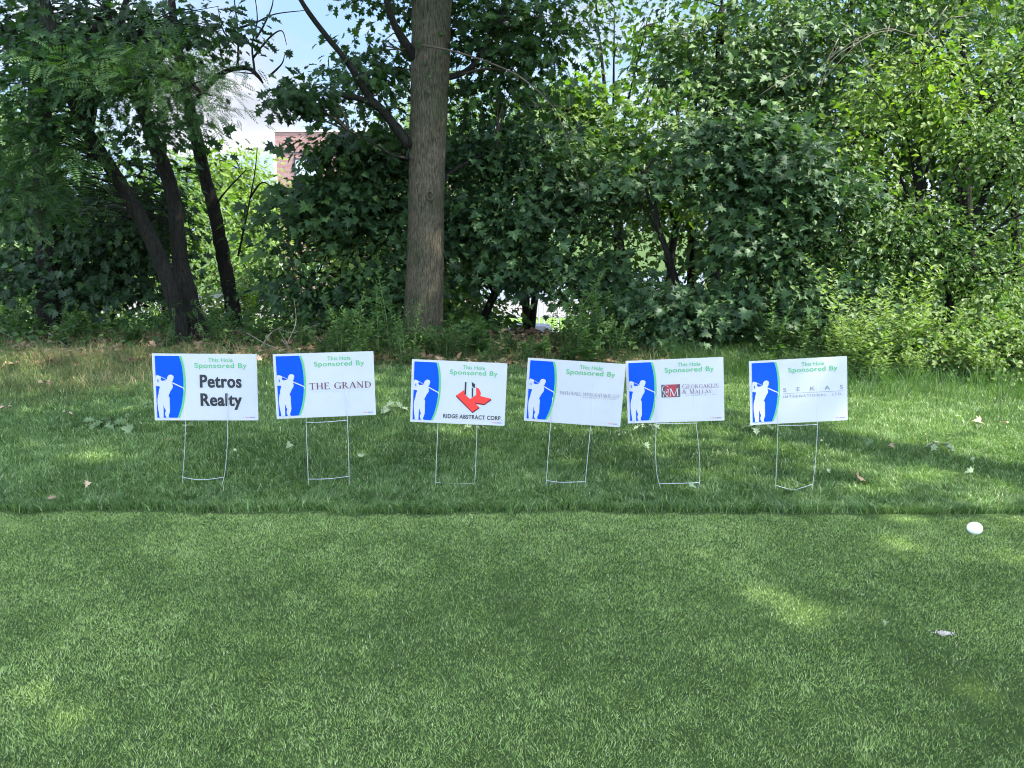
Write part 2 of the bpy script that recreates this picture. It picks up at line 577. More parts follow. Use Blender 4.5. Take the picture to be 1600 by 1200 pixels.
# long green grass leaning out of the weeds on the right
mb = MB()
n = 46000
x = rng.uniform(1.9, 7.5, n); y = rng.uniform(6.9, 10.0, n)
ok = rng.random(n) < np.clip((y - 7.2 + 0.35 * (x - 3)) / 1.6, 0, 1) * (0.1 + 0.6 * vnoise(x, y, 0.45, 31))
x, y = x[ok], y[ok]
n = len(x)
blades(mb, x, y, (0.10 + 0.20 * rng.random(n)) * (0.5 + vnoise(x, y, 0.5, 33)), 0.004 + 0.003 * rng.random(n), 1.0,
       np.clip(0.35 + 0.4 * vnoise(x, y, 0.6, 34) + rng.normal(0, 0.15, n), 0, 1), rng)
struct(mb.build('long_green_grass', M['weed']), 'stuff')


# ------------------------------------------------------------------ leaf outlines (stem at the origin, length 1 along +y)
def half(pts):
    """mirrors the right half of an outline"""
    r = list(pts)
    l = [(-a, b) for a, b in reversed(pts) if abs(a) > 1e-6]
    return np.array(r + l)


MAPLE = half([(0.0, 0.0), (0.17, -0.02), (0.40, -0.10), (0.37, 0.08), (0.68, 0.27), (0.36, 0.33), (0.40, 0.46), (0.58, 0.66), (0.26, 0.54), (0.19, 0.64), (0.22, 0.82), (0.09, 0.82), (0.0, 1.06)])
OAK = half([(0.0, 0.0), (0.10, 0.18), (0.28, 0.16), (0.14, 0.34), (0.42, 0.44), (0.16, 0.54), (0.38, 0.74), (0.13, 0.78), (0.0, 1.0)])
OVATE = half([(0.0, 0.0), (0.24, 0.16), (0.31, 0.40), (0.16, 0.74), (0.0, 1.0)])
SPRAY = half([(0.0, 0.0), (0.30, 0.10), (0.13, 0.30), (0.42, 0.45), (0.17, 0.58), (0.26, 0.82), (0.0, 1.0)])
NARROW = half([(0.0, 0.0), (0.05, 0.2), (0.26, 0.36), (0.07, 0.44), (0.22, 0.64), (0.05, 0.70), (0.0, 1.0)])


def unit(a):
    return a / (np.linalg.norm(a, axis=-1, keepdims=True) + 1e-9)


def put_leaves(mb, shape, P, D, N, size, tint, curl=0.22, fold=0.25, mat=0):
    """places a copy of a leaf outline at every P, pointing along D, facing N"""
    n, m = len(P), len(shape)
    D = unit(D)
    Sd = unit(np.cross(D, N))
    Nn = np.cross(Sd, D)
    o = np.vstack([shape, [0.0, 0.36]])
    ox, oy = o[:, 0], o[:, 1]
    oz = -curl * oy ** 2 + fold * np.abs(ox) - 0.05
    V = P[:, None] + size[:, None, None] * (Sd[:, None] * ox[None, :, None] + D[:, None] * oy[None, :, None] + Nn[:, None] * oz[None, :, None])
    j = np.arange(m)
    f = np.stack([np.full(m, m), j, (j + 1) % m], 1)
    F = (np.arange(n)[:, None, None] * (m + 1) + f[None]).reshape(-1, 3)
    mb.add(V.reshape(-1, 3), F, np.repeat(tint, m + 1), mat)


PINNATE = []
for k in range(8):
    yy = 0.12 + 0.107 * k
    for sg in (-1, 1):
        ln = 0.20 * math.sin(math.pi * (0.22 + 0.68 * k / 8))
        PINNATE.append([(0, yy), (sg * ln * 0.55, yy - 0.016), (sg * ln, yy + 0.035), (sg * ln * 0.45, yy + 0.052)])
PINNATE.append([(0, 0.97), (0.04, 1.02), (0, 1.14), (-0.04, 1.02)])
PINNATE = np.array(PINNATE)


def put_fronds(mb, P, D, N, size, tint):
    D = unit(D); Sd = unit(np.cross(D, N)); Nn = np.cross(Sd, D)
    o = PINNATE.reshape(-1, 2)
    oz = -0.25 * o[:, 1] ** 2 - 0.12 * np.abs(o[:, 0])
    V = P[:, None] + size[:, None, None] * (Sd[:, None] * o[None, :, 0, None] + D[:, None] * o[None, :, 1, None] + Nn[:, None] * oz[None, :, None])
    q = len(PINNATE)
    F = (np.arange(len(P) * q)[:, None] * 4 + np.arange(4)[None])
    mb.add(V.reshape(-1, 3), F, np.repeat(tint, q * 4))


def vnoise3(P, s, seed):
    G = np.random.default_rng(seed).random((32, 32, 32))
    q = np.asarray(P) / s + 500
    i0 = np.floor(q).astype(int); f = q - i0; f = f * f * (3 - 2 * f)
    o = 0
    for a in (0, 1):
        for b_ in (0, 1):
            for c in (0, 1):
                w = (f[:, 0] if a else 1 - f[:, 0]) * (f[:, 1] if b_ else 1 - f[:, 1]) * (f[:, 2] if c else 1 - f[:, 2])
                o = o + w * G[(i0[:, 0] + a) % 32, (i0[:, 1] + b_) % 32, (i0[:, 2] + c) % 32]
    return o


# ------------------------------------------------------------------ trees
class Tree:
    def __init__(self, name, label, cat, base, group=None, bark='bark_shaded', seed=1):
        self.base = Vector(base)
        self.root = thing(name, label, cat, self.base, group)
        self.wood = MB()
        self.leaf = MB()
        self.samples = []
        self.bark = bark
        self.rng = np.random.default_rng(seed)

    def limb(self, P, rad, sides=9, lump=0.05, n=6):
        Q = tube(self.wood, [np.asarray(p, float) for p in P], rad, sides, n, lump, self.rng)
        self.samples.append(Q)

    def foliage(self, blobs, clumps, per, size, shape='MAPLE', spread=(0.34, 0.34, 0.09), twigs=0.4, face=(0, -0.35, 0.8), tilt=0.4,
                tint=(0.5, 0.25), droop=0.35, shell=2.4, hollow=0.47, tw=0.007, gaps=(), mat=0):
        r = self.rng
        B = [(np.array(c, float), np.array(ra, float)) for c, ra in blobs]
        w = np.array([(ra[0] * ra[1] * ra[2]) ** 0.667 for _, ra in B]); w /= w.sum()
        bi = r.choice(len(B), clumps, p=w)
        c = np.array([B[k][0] for k in bi]); ra = np.array([B[k][1] for k in bi])
        d = unit(r.standard_normal((clumps, 3)))
        u = r.random((clumps, 1)) ** (1 / shell)
        cc = c + d * u * ra
        if hollow:
            keep = 0.5 * vnoise3(cc, 0.55, int(r.integers(1 << 20))) + 0.5 * vnoise3(cc, 1.25, int(self.base.x * 97 + 5000)) > hollow
            cc, d, clumps = cc[keep], d[keep], int(keep.sum())
        out = unit(d * np.array([1, 1, 0.25]) + 1e-3)
        ct = r.normal(0, 0.6, clumps)
        P = np.repeat(cc, per, 0)
        off = r.standard_normal((clumps * per, 3)) * np.array(spread)
        P = P + off
        P[:, 2] -= 0.25 * (off[:, 0] ** 2 + off[:, 1] ** 2)
        cn = np.repeat(r.standard_normal((clumps, 3)) * 0.28, per, 0)
        n = len(P)
        N = unit(np.array(face) + cn + r.standard_normal((n, 3)) * tilt)
        D = unit(np.repeat(out, per, 0) * 0.6 + unit(off) * 0.6 + r.standard_normal((n, 3)) * 0.35 + np.array([0, 0, -droop]))
        ti = np.clip(tint[0] + tint[1] * (np.repeat(ct, per) * 0.7 + r.standard_normal(n) * 0.7), 0, 1)
        sz = size * (0.5 + 0.8 * r.random(n)) * np.repeat(0.8 + 0.4 * r.random(clumps), per)
        for g_, gr in gaps:
            v = P - np.array(g_); v = v - (v @ np.array(SUN))[:, None] * np.array(SUN)
            k = (v ** 2).sum(1) > gr * gr
            P, D, N, sz, ti = P[k], D[k], N[k], sz[k], ti[k]
        if shape == 'PINNATE':
            put_fronds(self.leaf, P, D, N, sz, ti)
        else:
            put_leaves(self.leaf, globals()[shape], P, D, N, sz, ti, mat=mat)
        if self.samples and twigs > 0:
            S_ = np.concatenate(self.samples)
            for q in cc[r.random(clumps) < twigs]:
                k = np.argmin(((S_ - q) ** 2 * np.array([1, 1, 1.0])).sum(1) + (S_[:, 2] > q[2]) * 0.6)
                a = S_[k]
                if np.linalg.norm(a - q) > 3.2:
                    continue
                mid = (a + q) / 2 + np.array([0, 0, 0.12 * np.linalg.norm(a - q)]) + r.normal(0, 0.06, 3)
                tube(self.wood, [a, mid, q], [tw * 2.0, tw * 1.3, tw * 0.5], 4, 3, cap=False)

    def finish(self, leafmat, trunk='trunk', crown='crown'):
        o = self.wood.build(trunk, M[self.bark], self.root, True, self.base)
        if self.leaf.n:
            self.leaf.build(crown, [M[q] for q in (leafmat if isinstance(leafmat, list) else [leafmat])], self.root, False, self.base)
        return self.root


def blob(px, py, Y, rx, ry, ryd):
    """crown part round pixel px, py at distance Y; rx, ry in photo pixels, ryd its depth in metres"""
    k = Y / FPX * 1.02
    return (at(px, py, Y), (rx * k, ryd, ry * k))


def px_path(pts, Y):
    return [at(q[0], q[1], q[2] if len(q) > 2 else Y) for q in pts]


def simple_trunk(t, top, r0, targets, lean=0.15):
    b = t.base
    top = Vector(top)
    mid = b.lerp(top, 0.5) + Vector((t.rng.normal(0, lean), t.rng.normal(0, lean), 0))
    t.limb([b - Vector((0, 0, 0.1)), b + (mid - b) * 0.3, mid, top], [r0 * 1.35, r0, r0 * 0.8, r0 * 0.35], 10)
    for q in targets:
        q = Vector(q)
        f = min(0.85, max(0.25, (q.z - b.z) / max(0.5, top.z - b.z) * 0.6))
        s = b.lerp(mid, f * 2) if f < 0.5 else mid.lerp(top, f * 2 - 1)
        m_ = s.lerp(q, 0.5) + Vector((0, 0, 0.2))
        t.limb([s, m_, q], [r0 * 0.42, r0 * 0.28, r0 * 0.1], 6)


# --- the thick trunk in the middle
b = at(663, 540, 11.2); b.z = 0
t = Tree('oak_tree', 'thick straight grey-brown trunk with forked limbs standing behind the middle signs', 'tree', b, bark='bark', seed=11)
t.limb([Vector((b.x, b.y, -0.1)), at(661, 510, 11.2), at(664, 430, 11.2), at(666, 330, 11.2), at(668, 230, 11.2), at(672, 120, 11.2), at(675, 0, 11.2),
        at(680, -160, 11.2), at(690, -500, 11.3)],
       [0.50, 0.30, 0.268, 0.255, 0.252, 0.262, 0.265, 0.25, 0.14], 36, 0.012, 10)
fork = [at(640, 228, 11.1), at(612, 190, 11.0), at(590, 165, 10.9), at(575, 150, 10.9)]
wood_limbs = [
    (fork + [at(545, 100, 10.7), at(505, 50, 10.6), at(470, 0, 10.5), at(430, -80, 10.4)], [0.11, 0.085, 0.075, 0.068, 0.055, 0.048, 0.04, 0.02]),
    ([at(590, 166, 10.9), at(565, 155, 10.8), at(535, 148, 10.6), at(517, 139, 10.5)], [0.06, 0.055, 0.048, 0.03]),
    ([at(650, 90, 11.1), at(632, 65, 11.0), at(615, 35, 10.9), at(603, -5, 10.8), at(590, -80, 10.8)], [0.10, 0.08, 0.06, 0.055, 0.03]),
    ([at(690, 122, 11.2), at(718, 116, 11.3), at(742, 98, 11.4), at(760, 60, 11.5), at(788, 5, 11.6), at(800, -60, 11.6)], [0.07, 0.055, 0.045, 0.04, 0.035, 0.02]),
    ([at(690, 290, 11.2), at(700, 275, 11.3), at(715, 262, 11.4), at(775, 232, 11.6)], [0.05, 0.045, 0.04, 0.012]),
    ([at(640, 248, 11.0), at(612, 242, 10.8), at(585, 225, 10.6), at(545, 205, 10.4)], [0.03, 0.025, 0.018, 0.008]),
    ([at(680, -120, 11.2), at(780, -260, 11.0), at(950, -420, 10.8)], [0.12, 0.09, 0.03]),
    ([at(685, -200, 11.2), at(560, -330, 10.8), at(400, -480, 10.2)], [0.12, 0.09, 0.03]),
    ([at(685, -180, 11.2), at(690, -330, 9.6), at(720, -600, 8.2)], [0.11, 0.08, 0.03]),
]
lm = MB()
for P, ra in wood_limbs:
    lb = MB()
    t.samples.append(tube(lb, [np.array(p) for p in P], [q * 0.74 for q in ra], 10, 6, 0.04, t.rng))
    lb.build('limb', M['bark_shaded'], t.root, True, b)
db = MB()
t.samples.append(tube(db, [np.array(p) for p in px_path([(660, 71, 10.85), (700, 78, 10.6), (760, 96, 10.4), (815, 122, 10.2), (862, 165, 10.1), (885, 215, 10.0), (905, 285, 9.95)], 10)],
                      [0.016, 0.012, 0.010, 0.009, 0.007, 0.006, 0.003], 7, 6, 0.05, t.rng))
for a, e in (((862, 165), (900, 190)), ((905, 285), (920, 310)), ((885, 215), (925, 190))):
    tube(db, [np.array(at(*a, 10.05)), np.array(at((a[0] + e[0]) / 2 + 6, (a[1] + e[1]) / 2 - 8, 10.0)), np.array(at(*e, 9.95))], [0.007, 0.005, 0.003], 5, 3)
o = db.build('dead_branch', M['twig'], t.root, True, b)
o['label'] = 'bare pale dead branch arching right from the trunk'
kb = MB()
kp = at(672, 306, 10.93)
ang = np.linspace(0, 2 * np.pi, 14)
tube(kb, [np.array([kp.x + 0.045 * math.cos(a), kp.y, kp.z + 0.06 * math.sin(a)]) for a in ang], [0.014] * 14, 6, 2)
kb.build('knot', M['bark'], t.root, True, b)
t.foliage([blob(570, 60, 11.3, 75, 75, 0.8), blob(610, 200, 11.6, 30, 50, 0.5), blob(555, 120, 11.2, 30, 40, 0.5), blob(545, 20, 10.8, 25, 40, 0.5)], 110, 24, 0.14, 'OAK', spread=(.27, .3, .1), tint=(0.45, 0.28))
t.foliage([blob(480, 150, 10.4, 50, 20, 0.4), blob(425, 165, 10.3, 30, 14, 0.3)], 62, 14, 0.13, 'OAK', spread=(0.16, 0.16, 0.07), tint=(0.3, 0.2))
t.foliage([blob(780, 60, 11.8, 95, 80, 0.8), blob(850, 40, 11.6, 55, 65, 0.7), blob(740, 150, 11.8, 50, 50, 0.5), blob(650, -10, 11.9, 80, 40, 0.6)], 150, 24, 0.15, 'OAK', tint=(0.4, 0.28))
up = [((2.5, 10.5, 13.0), (3.8, 3.0, 1.4)), ((-1.2, 11.4, 8.2), (5.0, 3.2, 2.2)), ((-2.5, 10.0, 10.5), (3.6, 3.0, 2.0)), ((1.0, 11.0, 10.5), (3.2, 3.0, 2.0))]
t.foliage(up, 430, 26, 0.24, 'OAK', spread=(0.5, 0.5, 0.2), twigs=0.05, hollow=0)
t.finish('oak')

# --- left group: leaning locust trunks
b = at(284, 545, 10.75); b.z = 0
t = Tree('locust_tree', 'dark trunk leaning left, nearest of the pair behind the first sign, feathery leaves', 'tree', b, 'dark leaning trees at the left', seed=21)
t.limb([Vector((b.x + 0.02, b.y, -0.1)), at(279, 500, 10.75), at(266, 450, 10.75), at(248, 400, 10.7), at(222, 345, 10.65), at(195, 298, 10.6), at(165, 250, 10.5), at(135, 205, 10.4), at(112, 150, 10.3), at(92, 80, 10.2), at(70, 0, 10.2), at(40, -120, 10.2)],
       [0.15, 0.11, 0.105, 0.10, 0.095, 0.09, 0.085, 0.08, 0.075, 0.07, 0.06, 0.04], 14, 0.05)
t.limb(px_path([(135, 205, 10.4), (142, 160, 10.5), (125, 110, 10.6), (150, 40, 10.7)], 10.5), [0.08, 0.075, 0.06, 0.04], 9)
t.limb(px_path([(112, 150, 10.3), (180, 110, 9.9), (260, 120, 9.6), (330, 150, 9.4)], 10), [0.05, 0.035, 0.025, 0.008], 6)
t.foliage([blob(180, 130, 9.7, 90, 50, 0.7), blob(260, 120, 9.6, 70, 45, 0.6), blob(110, 230, 9.7, 100, 60, 0.7), blob(40, 290, 9.9, 60, 70, 0.6), blob(200, 220, 9.8, 60, 50, 0.6), blob(300, 140, 9.6, 40, 50, 0.5), blob(270, 470, 10.2, 30, 25, 0.3)],
          360, 12, 0.20, 'PINNATE', spread=(0.26, 0.26, 0.10), face=(0, -0.3, 0.9), tilt=0.45, droop=0.1, tint=(0.45, 0.3), twigs=0.5, tw=0.005)
t.foliage([blob(150, 100, 10.0, 110, 60, 0.6), blob(60, 180, 10.2, 80, 70, 0.6), blob(230, 190, 10.0, 70, 60, 0.5), blob(20, 60, 10.4, 60, 60, 0.5)], 200, 22, 0.12, 'OAK', tint=(0.1, 0.2), twigs=0.3)
t.finish('locust')

b = at(308, 538, 11.15); b.z = 0
t = Tree('locust_tree', 'dark upright forked trunk with flared foot, right of the leaning trunk behind the first sign', 'tree', b, 'dark leaning trees at the left', seed=22)
t.limb([Vector((b.x, b.y, -0.1)), at(305, 520, 11.15), at(295, 470, 11.15), at(284, 420, 11.15), at(277, 360, 11.15), at(271, 310, 11.15), at(258, 265, 11.15), at(240, 220, 11.1), at(222, 165, 11.0), at(196, 110, 11), at(172, 50, 11), at(160, -60, 11)],
       [0.30, 0.19, 0.14, 0.11, 0.10, 0.098, 0.10, 0.095, 0.09, 0.075, 0.06, 0.04], 16, 0.05)
t.limb(px_path([(196, 110, 11), (205, 60, 11.1), (190, 25, 11.1), (215, -40, 11.2)], 11), [0.06, 0.05, 0.04, 0.03], 8)
t.foliage([blob(200, 40, 11.2, 130, 50, 0.8), blob(285, 30, 11, 70, 34, 0.6), blob(160, 330, 11.8, 70, 60, 0.5), blob(235, 300, 11.8, 50, 80, 0.5), blob(60, 60, 11.4, 60, 60, 0.6)],
          270, 22, 0.14, 'OAK', tint=(0.2, 0.25), twigs=0.4)
t.finish('oak')

b = at(368, 500, 13.2); b.z = float(gz(b.x, 13.2))
t = Tree('locust_tree', 'slim dark trunk leaning left in front of the bright bushes', 'tree', b, 'dark leaning trees at the left', seed=23)
t.limb([Vector((b.x, b.y, b.z - 0.1)), at(362, 470, 13.2), at(352, 420, 13.2), at(343, 370, 13.2), at(333, 320, 13.2), at(320, 275, 13.2), at(308, 220, 13.1), at(296, 170, 13.0), at(285, 110, 13), at(270, 20, 13), at(262, -80, 13)],
       [0.15, 0.12, 0.115, 0.11, 0.105, 0.10, 0.10, 0.09, 0.08, 0.06, 0.03], 12, 0.06)
t.limb(px_path([(296, 170, 13), (330, 130, 12.8), (352, 112, 12.6), (385, 106, 12.4), (402, 118, 12.3), (411, 130, 12.3)], 12.6), [0.05, 0.042, 0.038, 0.036, 0.03, 0.015], 8)
for pth in ([(371, 106), (372, 60), (366, 0), (358, -40)], [(398, 112), (394, 70), (402, 30), (396, -20)], [(396, 90), (420, 60), (440, 48), (448, 70)], [(370, 45), (400, 35), (430, 22), (478, 16)],
            [(400, 60), (412, 40), (425, 10), (428, -20)], [(420, 120), (440, 100), (445, 85)], [(372, 70), (350, 50), (340, 10)], [(330, 330), (352, 300), (380, 270), (385, 265)], [(372, 400), (385, 340), (398, 270), (402, 230)], [(390, 310), (410, 285), (432, 300)]):
    t.limb(px_path(pth, 12.4), np.linspace(0.018, 0.005, len(pth)), 5, 0.08)
t.foliage([blob(280, 110, 12.8, 60, 50, 0.5), blob(310, 180, 12.6, 35, 40, 0.4), blob(270, 260, 13.2, 30, 30, 0.4), blob(375, 105, 12.4, 20, 25, 0.3)], 60, 9, 0.24, 'PINNATE', spread=(0.22, 0.22, 0.14), twigs=0.7, tw=0.005)
t.foliage([blob(270, 30, 12.8, 50, 30, 0.6), blob(330, 40, 12.6, 25, 15, 0.3)], 30, 18, 0.15, 'OAK', tint=(0.35, 0.2))
t.finish('oak')

b = at(78, 520, 12.2); b.z = float(gz(0, 12.2))
t = Tree('locust_tree', 'heavy black trunk in deep shade near the dry grass, forking high up', 'tree', b, 'dark leaning trees at the left', seed=24)
t.limb([Vector((b.x, b.y, b.z - 0.1)), at(80, 470, 12.2), at(78, 380, 12.2), at(72, 280, 12.2), at(64, 200, 12.2), at(60, 110, 12.2), at(58, 50, 12.2), at(54, -60, 12.2)], [0.26, 0.2, 0.19, 0.17, 0.15, 0.14, 0.13, 0.08], 14, 0.05)
t.limb(px_path([(55, 100, 12.2), (38, 80, 12), (18, 58, 11.8), (-15, 35, 11.6)], 12), [0.12, 0.11, 0.10, 0.07], 9)
t.foliage([blob(60, 340, 12.6, 110, 70, 0.7), blob(150, 390, 12.5, 90, 70, 0.6), blob(40, 450, 12.2, 90, 60, 0.6), blob(170, 460, 12.2, 60, 40, 0.5), blob(-60, 300, 12.2, 90, 160, 0.7), blob(60, 120, 12.6, 80, 60, 0.5), blob(215, 400, 12.8, 30, 60, 0.4)],
          380, 20, 0.13, 'MAPLE', tint=(0.12, 0.25), twigs=0.35)  # low tint: deep shade at the left is put into the leaf colour
t.finish('maple')

# --- understorey maples round the thick trunk
def maple(label, base, blobs, clumps, per=22, size=0.15, seed=1, mat='maple', shape='MAPLE', r0=0.07, top=None, tint=(0.42, 0.25), name='maple_tree', cat='tree', grp='leafy young maples along the wood edge', mix=0.35, mat2=None, **kw):
    base = Vector(base)
    t = Tree(name, label, cat, base, grp, seed=seed)
    cs = [Vector(c) for c, _ in blobs]
    if top is None:
        hi = max(cs, key=lambda q: q.z)
        top = base.lerp(hi, 0.9)
    simple_trunk(t, top, r0, cs)
    t.foliage(blobs, int(clumps * (1 - mix)), per, size, shape, tint=tint, **kw)
    if mix:
        t.foliage(blobs, int(clumps * mix), int(per * 1.5), size * 0.62, 'OVATE' if shape != 'OVATE' else 'SPRAY', tint=(tint[0] + 0.15, tint[1]), mat=1, **kw)
    return t.finish([mat, mat2 or {'maple': 'vine', 'vine': 'bright', 'bright': 'vine', 'locust': 'bright'}[mat]])


g0 = lambda px, Y: Vector((at(px, 500, Y).x, Y, float(gz(0, Y))))
maple('dark large-leaved maple filling the gap just left of the thick trunk', g0(560, 12.4),
      [blob(525, 350, 12.2, 48, 40, 0.7), blob(580, 310, 12.4, 45, 60, 0.7), blob(560, 400, 12.0, 70, 45, 0.7), blob(470, 410, 12, 35, 40, 0.6), blob(608, 240, 12.6, 25, 40, 0.5), blob(535, 240, 12.2, 40, 28, 0.5), blob(505, 300, 12.2, 38, 32, 0.5), blob(568, 212, 12.3, 40, 14, 0.4), blob(502, 300, 12.1, 16, 14, 0.3), blob(455, 345, 12.0, 16, 18, 0.3), blob(455, 440, 12.0, 22, 30, 0.4), blob(620, 440, 12, 40, 50, 0.5), blob(540, 460, 12.3, 60, 30, 0.5)],
      400, 26, 0.14, 31, tint=(0.35, 0.28))
maple('dark drooping maple just right of the thick trunk', g0(745, 12.8),
      [blob(760, 260, 12.4, 60, 70, 0.6), blob(840, 240, 12.4, 80, 70, 0.7), blob(800, 350, 12.2, 80, 60, 0.7), blob(900, 330, 12.2, 70, 70, 0.7), blob(725, 380, 12.2, 35, 60, 0.5), blob(860, 415, 12.0, 75, 40, 0.6), blob(930, 420, 11.8, 50, 55, 0.6), blob(740, 440, 12.6, 40, 30, 0.4)],
      440, 28, 0.13, 32, tint=(0.32, 0.25))
maple('slender maple with a thin black stem behind the fourth sign', g0(826, 14.5),
      [blob(820, 420, 14.4, 60, 30, 0.6), blob(900, 200, 14.2, 80, 60, 0.8), blob(930, 270, 13.8, 60, 60, 0.7), blob(860, 160, 14.4, 60, 50, 0.7)], 170, 22, 0.15, 33, tint=(0.6, 0.3), mat='bright')
maple('broad grey-green maple mound sweeping to the ground behind the fifth sign', g0(1080, 11.6),
      [blob(1000, 265, 11.4, 62, 55, 0.6), blob(1010, 400, 10.9, 70, 60, 0.6), blob(1090, 460, 10.6, 80, 60, 0.6), blob(1020, 490, 10.6, 60, 40, 0.5), blob(970, 300, 11.8, 40, 70, 0.6)],
      520, 32, 0.112, 34, hollow=0.51, tint=(0.38, 0.22), r0=0.06)
maple('tall grey-green maple behind the last sign with leaves down to the weeds', g0(1210, 11.4),
      [blob(1200, 260, 11.2, 90, 60, 0.6), blob(1205, 350, 10.9, 62, 60, 0.6), blob(1270, 300, 10.8, 70, 60, 0.6), blob(1240, 400, 10.5, 90, 55, 0.6), blob(1180, 460, 10.3, 80, 45, 0.5), blob(1290, 460, 10.2, 60, 40, 0.5), blob(1150, 210, 11.4, 45, 40, 0.6), blob(1310, 370, 10.5, 40, 60, 0.5)],
      660, 32, 0.112, 35, hollow=0.51, tint=(0.42, 0.22), r0=0.06)
maple('sunlit yellowish maple top rising behind the grey-green mound', g0(1040, 13.2),
      [blob(1060, 190, 13, 70, 45, 0.7), blob(985, 235, 13.2, 45, 40, 0.6), blob(1110, 150, 13, 60, 60, 0.7), blob(1060, 300, 13, 60, 50, 0.5)], 230, 24, 0.12, 36, mat='bright', tint=(0.5, 0.3))

# vines and shrubs on the right
maple('large mound of glossy vines climbing over a bush beside the last sign', g0(1480, 10.3),
      [blob(1400, 320, 10.3, 80, 70, 0.6), blob(1490, 270, 10.3, 90, 80, 0.7), blob(1570, 330, 10.0, 70, 90, 0.7), blob(1460, 410, 9.9, 80, 60, 0.6), blob(1560, 430, 9.7, 70, 50, 0.6), blob(1380, 400, 10.1, 60, 70, 0.5), blob(1580, 210, 10.4, 60, 80, 0.7), blob(1660, 320, 10, 70, 140, 0.7)],
      600, 28, 0.082, 41, mat='vine', shape='OVATE', name='vine_covered_bush', cat='bush', grp=None, tint=(0.5, 0.32), spread=(0.24, 0.24, 0.10), hollow=0.52)
for k, (px, py, Y, rx, ry, lab) in enumerate([(1400, 545, 8.9, 60, 40, 'low bramble tangle right of the last sign'), (1500, 540, 8.7, 60, 50, 'sunlit bramble tangle below the vine mound'), (1590, 545, 8.5, 60, 50, 'bramble tangle at the far right above the sunny grass')]):
    maple(lab, Vector((at(px, 500, Y).x, Y, 0)), [blob(px, py, Y, rx, ry, 0.5), blob(px - 20, py + 25, Y - 0.3, rx * 0.8, ry * 0.5, 0.3)], 90, 26, 0.075, 44 + k, mat='vine', shape='OVATE', name='bramble_bush', cat='bush', grp='brambles on the right', r0=0.015, tint=(0.7, 0.3), twigs=0.5, spread=(0.2, 0.2, 0.12), tw=0.004)
maple('yellow-green shrub with upright sprays above the vine mound', g0(1410, 11.6),
      [blob(1400, 170, 11.4, 70, 55, 0.6), blob(1440, 100, 11.5, 45, 45, 0.5), blob(1360, 220, 11.2, 50, 45, 0.5), blob(1470, 190, 11.2, 50, 50, 0.5), blob(1340, 270, 11, 50, 40, 0.5)],
      150, 24, 0.11, 42, mat='bright', shape='OVATE', name='yellow_green_shrub', cat='shrub', grp=None, tint=(0.8, 0.25), spread=(0.2, 0.2, 0.16), hollow=0.5)
maple('shaggy shrub with pale green leaves at the right edge above the vines', g0(1600, 11.5),
      [blob(1580, 120, 11.6, 70, 60, 0.6), blob(1530, 160, 11.4, 50, 50, 0.5), blob(1650, 120, 11.4, 70, 90, 0.6)], 120, 24, 0.10, 43, mat='vine', shape='OVATE', name='pale_shrub', cat='shrub', grp=None, tint=(0.6, 0.3))

# tall trees behind
tall = 'tall trees behind the maples'
maple('tall dense dark green tree with big leaves above the fifth sign', g0(1120, 15.5), [blob(1120, 60, 15, 110, 80, 1.2), blob(1210, 100, 14.6, 80, 90, 1.0), blob(1085, 120, 14.8, 45, 50, 0.8), blob(1190, 180, 14.4, 90, 50, 0.8), blob(1130, -60, 15, 140, 60, 1.2)],
      380, 26, 0.14, 51, mat='maple', grp=tall, r0=0.14, tint=(0.6, 0.3), twigs=0.25)
maple('tall wispy tree with small pale leaves next to the bright sky gap', g0(1010, 16.5), [blob(1010, 40, 16, 70, 60, 1.0), blob(960, 10, 16, 40, 30, 0.6), blob(1030, 110, 16, 25, 30, 0.5), blob(930, 5, 16.4, 40, 20, 0.5)],
      110, 20, 0.13, 52, mat='bright', shape='OVATE', grp=tall, r0=0.08, tint=(0.45, 0.3), twigs=0.6)
t_r = maple('tall dark tree with bare grey twigs in front of its crown', g0(1320, 15), [blob(1300, 50, 14.6, 90, 60, 1.0), blob(1270, 180, 14, 70, 60, 0.8), blob(1400, 40, 14.6, 80, 50, 1.0), blob(1330, 130, 14.2, 60, 60, 0.8), blob(1330, -60, 15, 140, 50, 1.0)],
            300, 22, 0.14, 53, mat='maple', shape='OVATE', grp=tall, r0=0.12, tint=(0.5, 0.3), twigs=0.25)
db = MB()
for pth in ([(1480, 10), (1440, 55), (1380, 45), (1310, 80), (1250, 140)], [(1400, 46), (1350, 60), (1290, 120), (1265, 155)], [(1360, 55), (1300, 95), (1275, 160)], [(1330, 75), (1340, 60), (1355, 100), (1365, 110)], [(1310, 60), (1290, 100), (1310, 72)],
            [(1240, 115), (1215, 130), (1185, 150)], [(1510, 25), (1480, 30), (1468, 55), (1490, 70)], [(1450, 50), (1475, 75), (1500, 55)], [(1390, 40), (1370, 90), (1345, 120)]):
    tube(db, [np.array(at(a, c, 12.2)) for a, c in pth], np.linspace(0.008, 0.0025, len(pth)), 5, 4, 0.05, rng)
ob = db.build('bare_branch', M['dead'], t_r, True, t_r.location)
maple('tall feathery tree filling the upper right corner', g0(1540, 15), [blob(1540, 50, 14.6, 90, 70, 1.0), blob(1620, 40, 14.6, 80, 80, 1.0), blob(1500, -50, 15, 140, 50, 1.0), blob(1470, 30, 14.6, 50, 40, 0.6)],
      260, 12, 0.30, 54, mat='locust', shape='PINNATE', grp=tall, r0=0.12, tint=(0.7, 0.3), twigs=0.25)

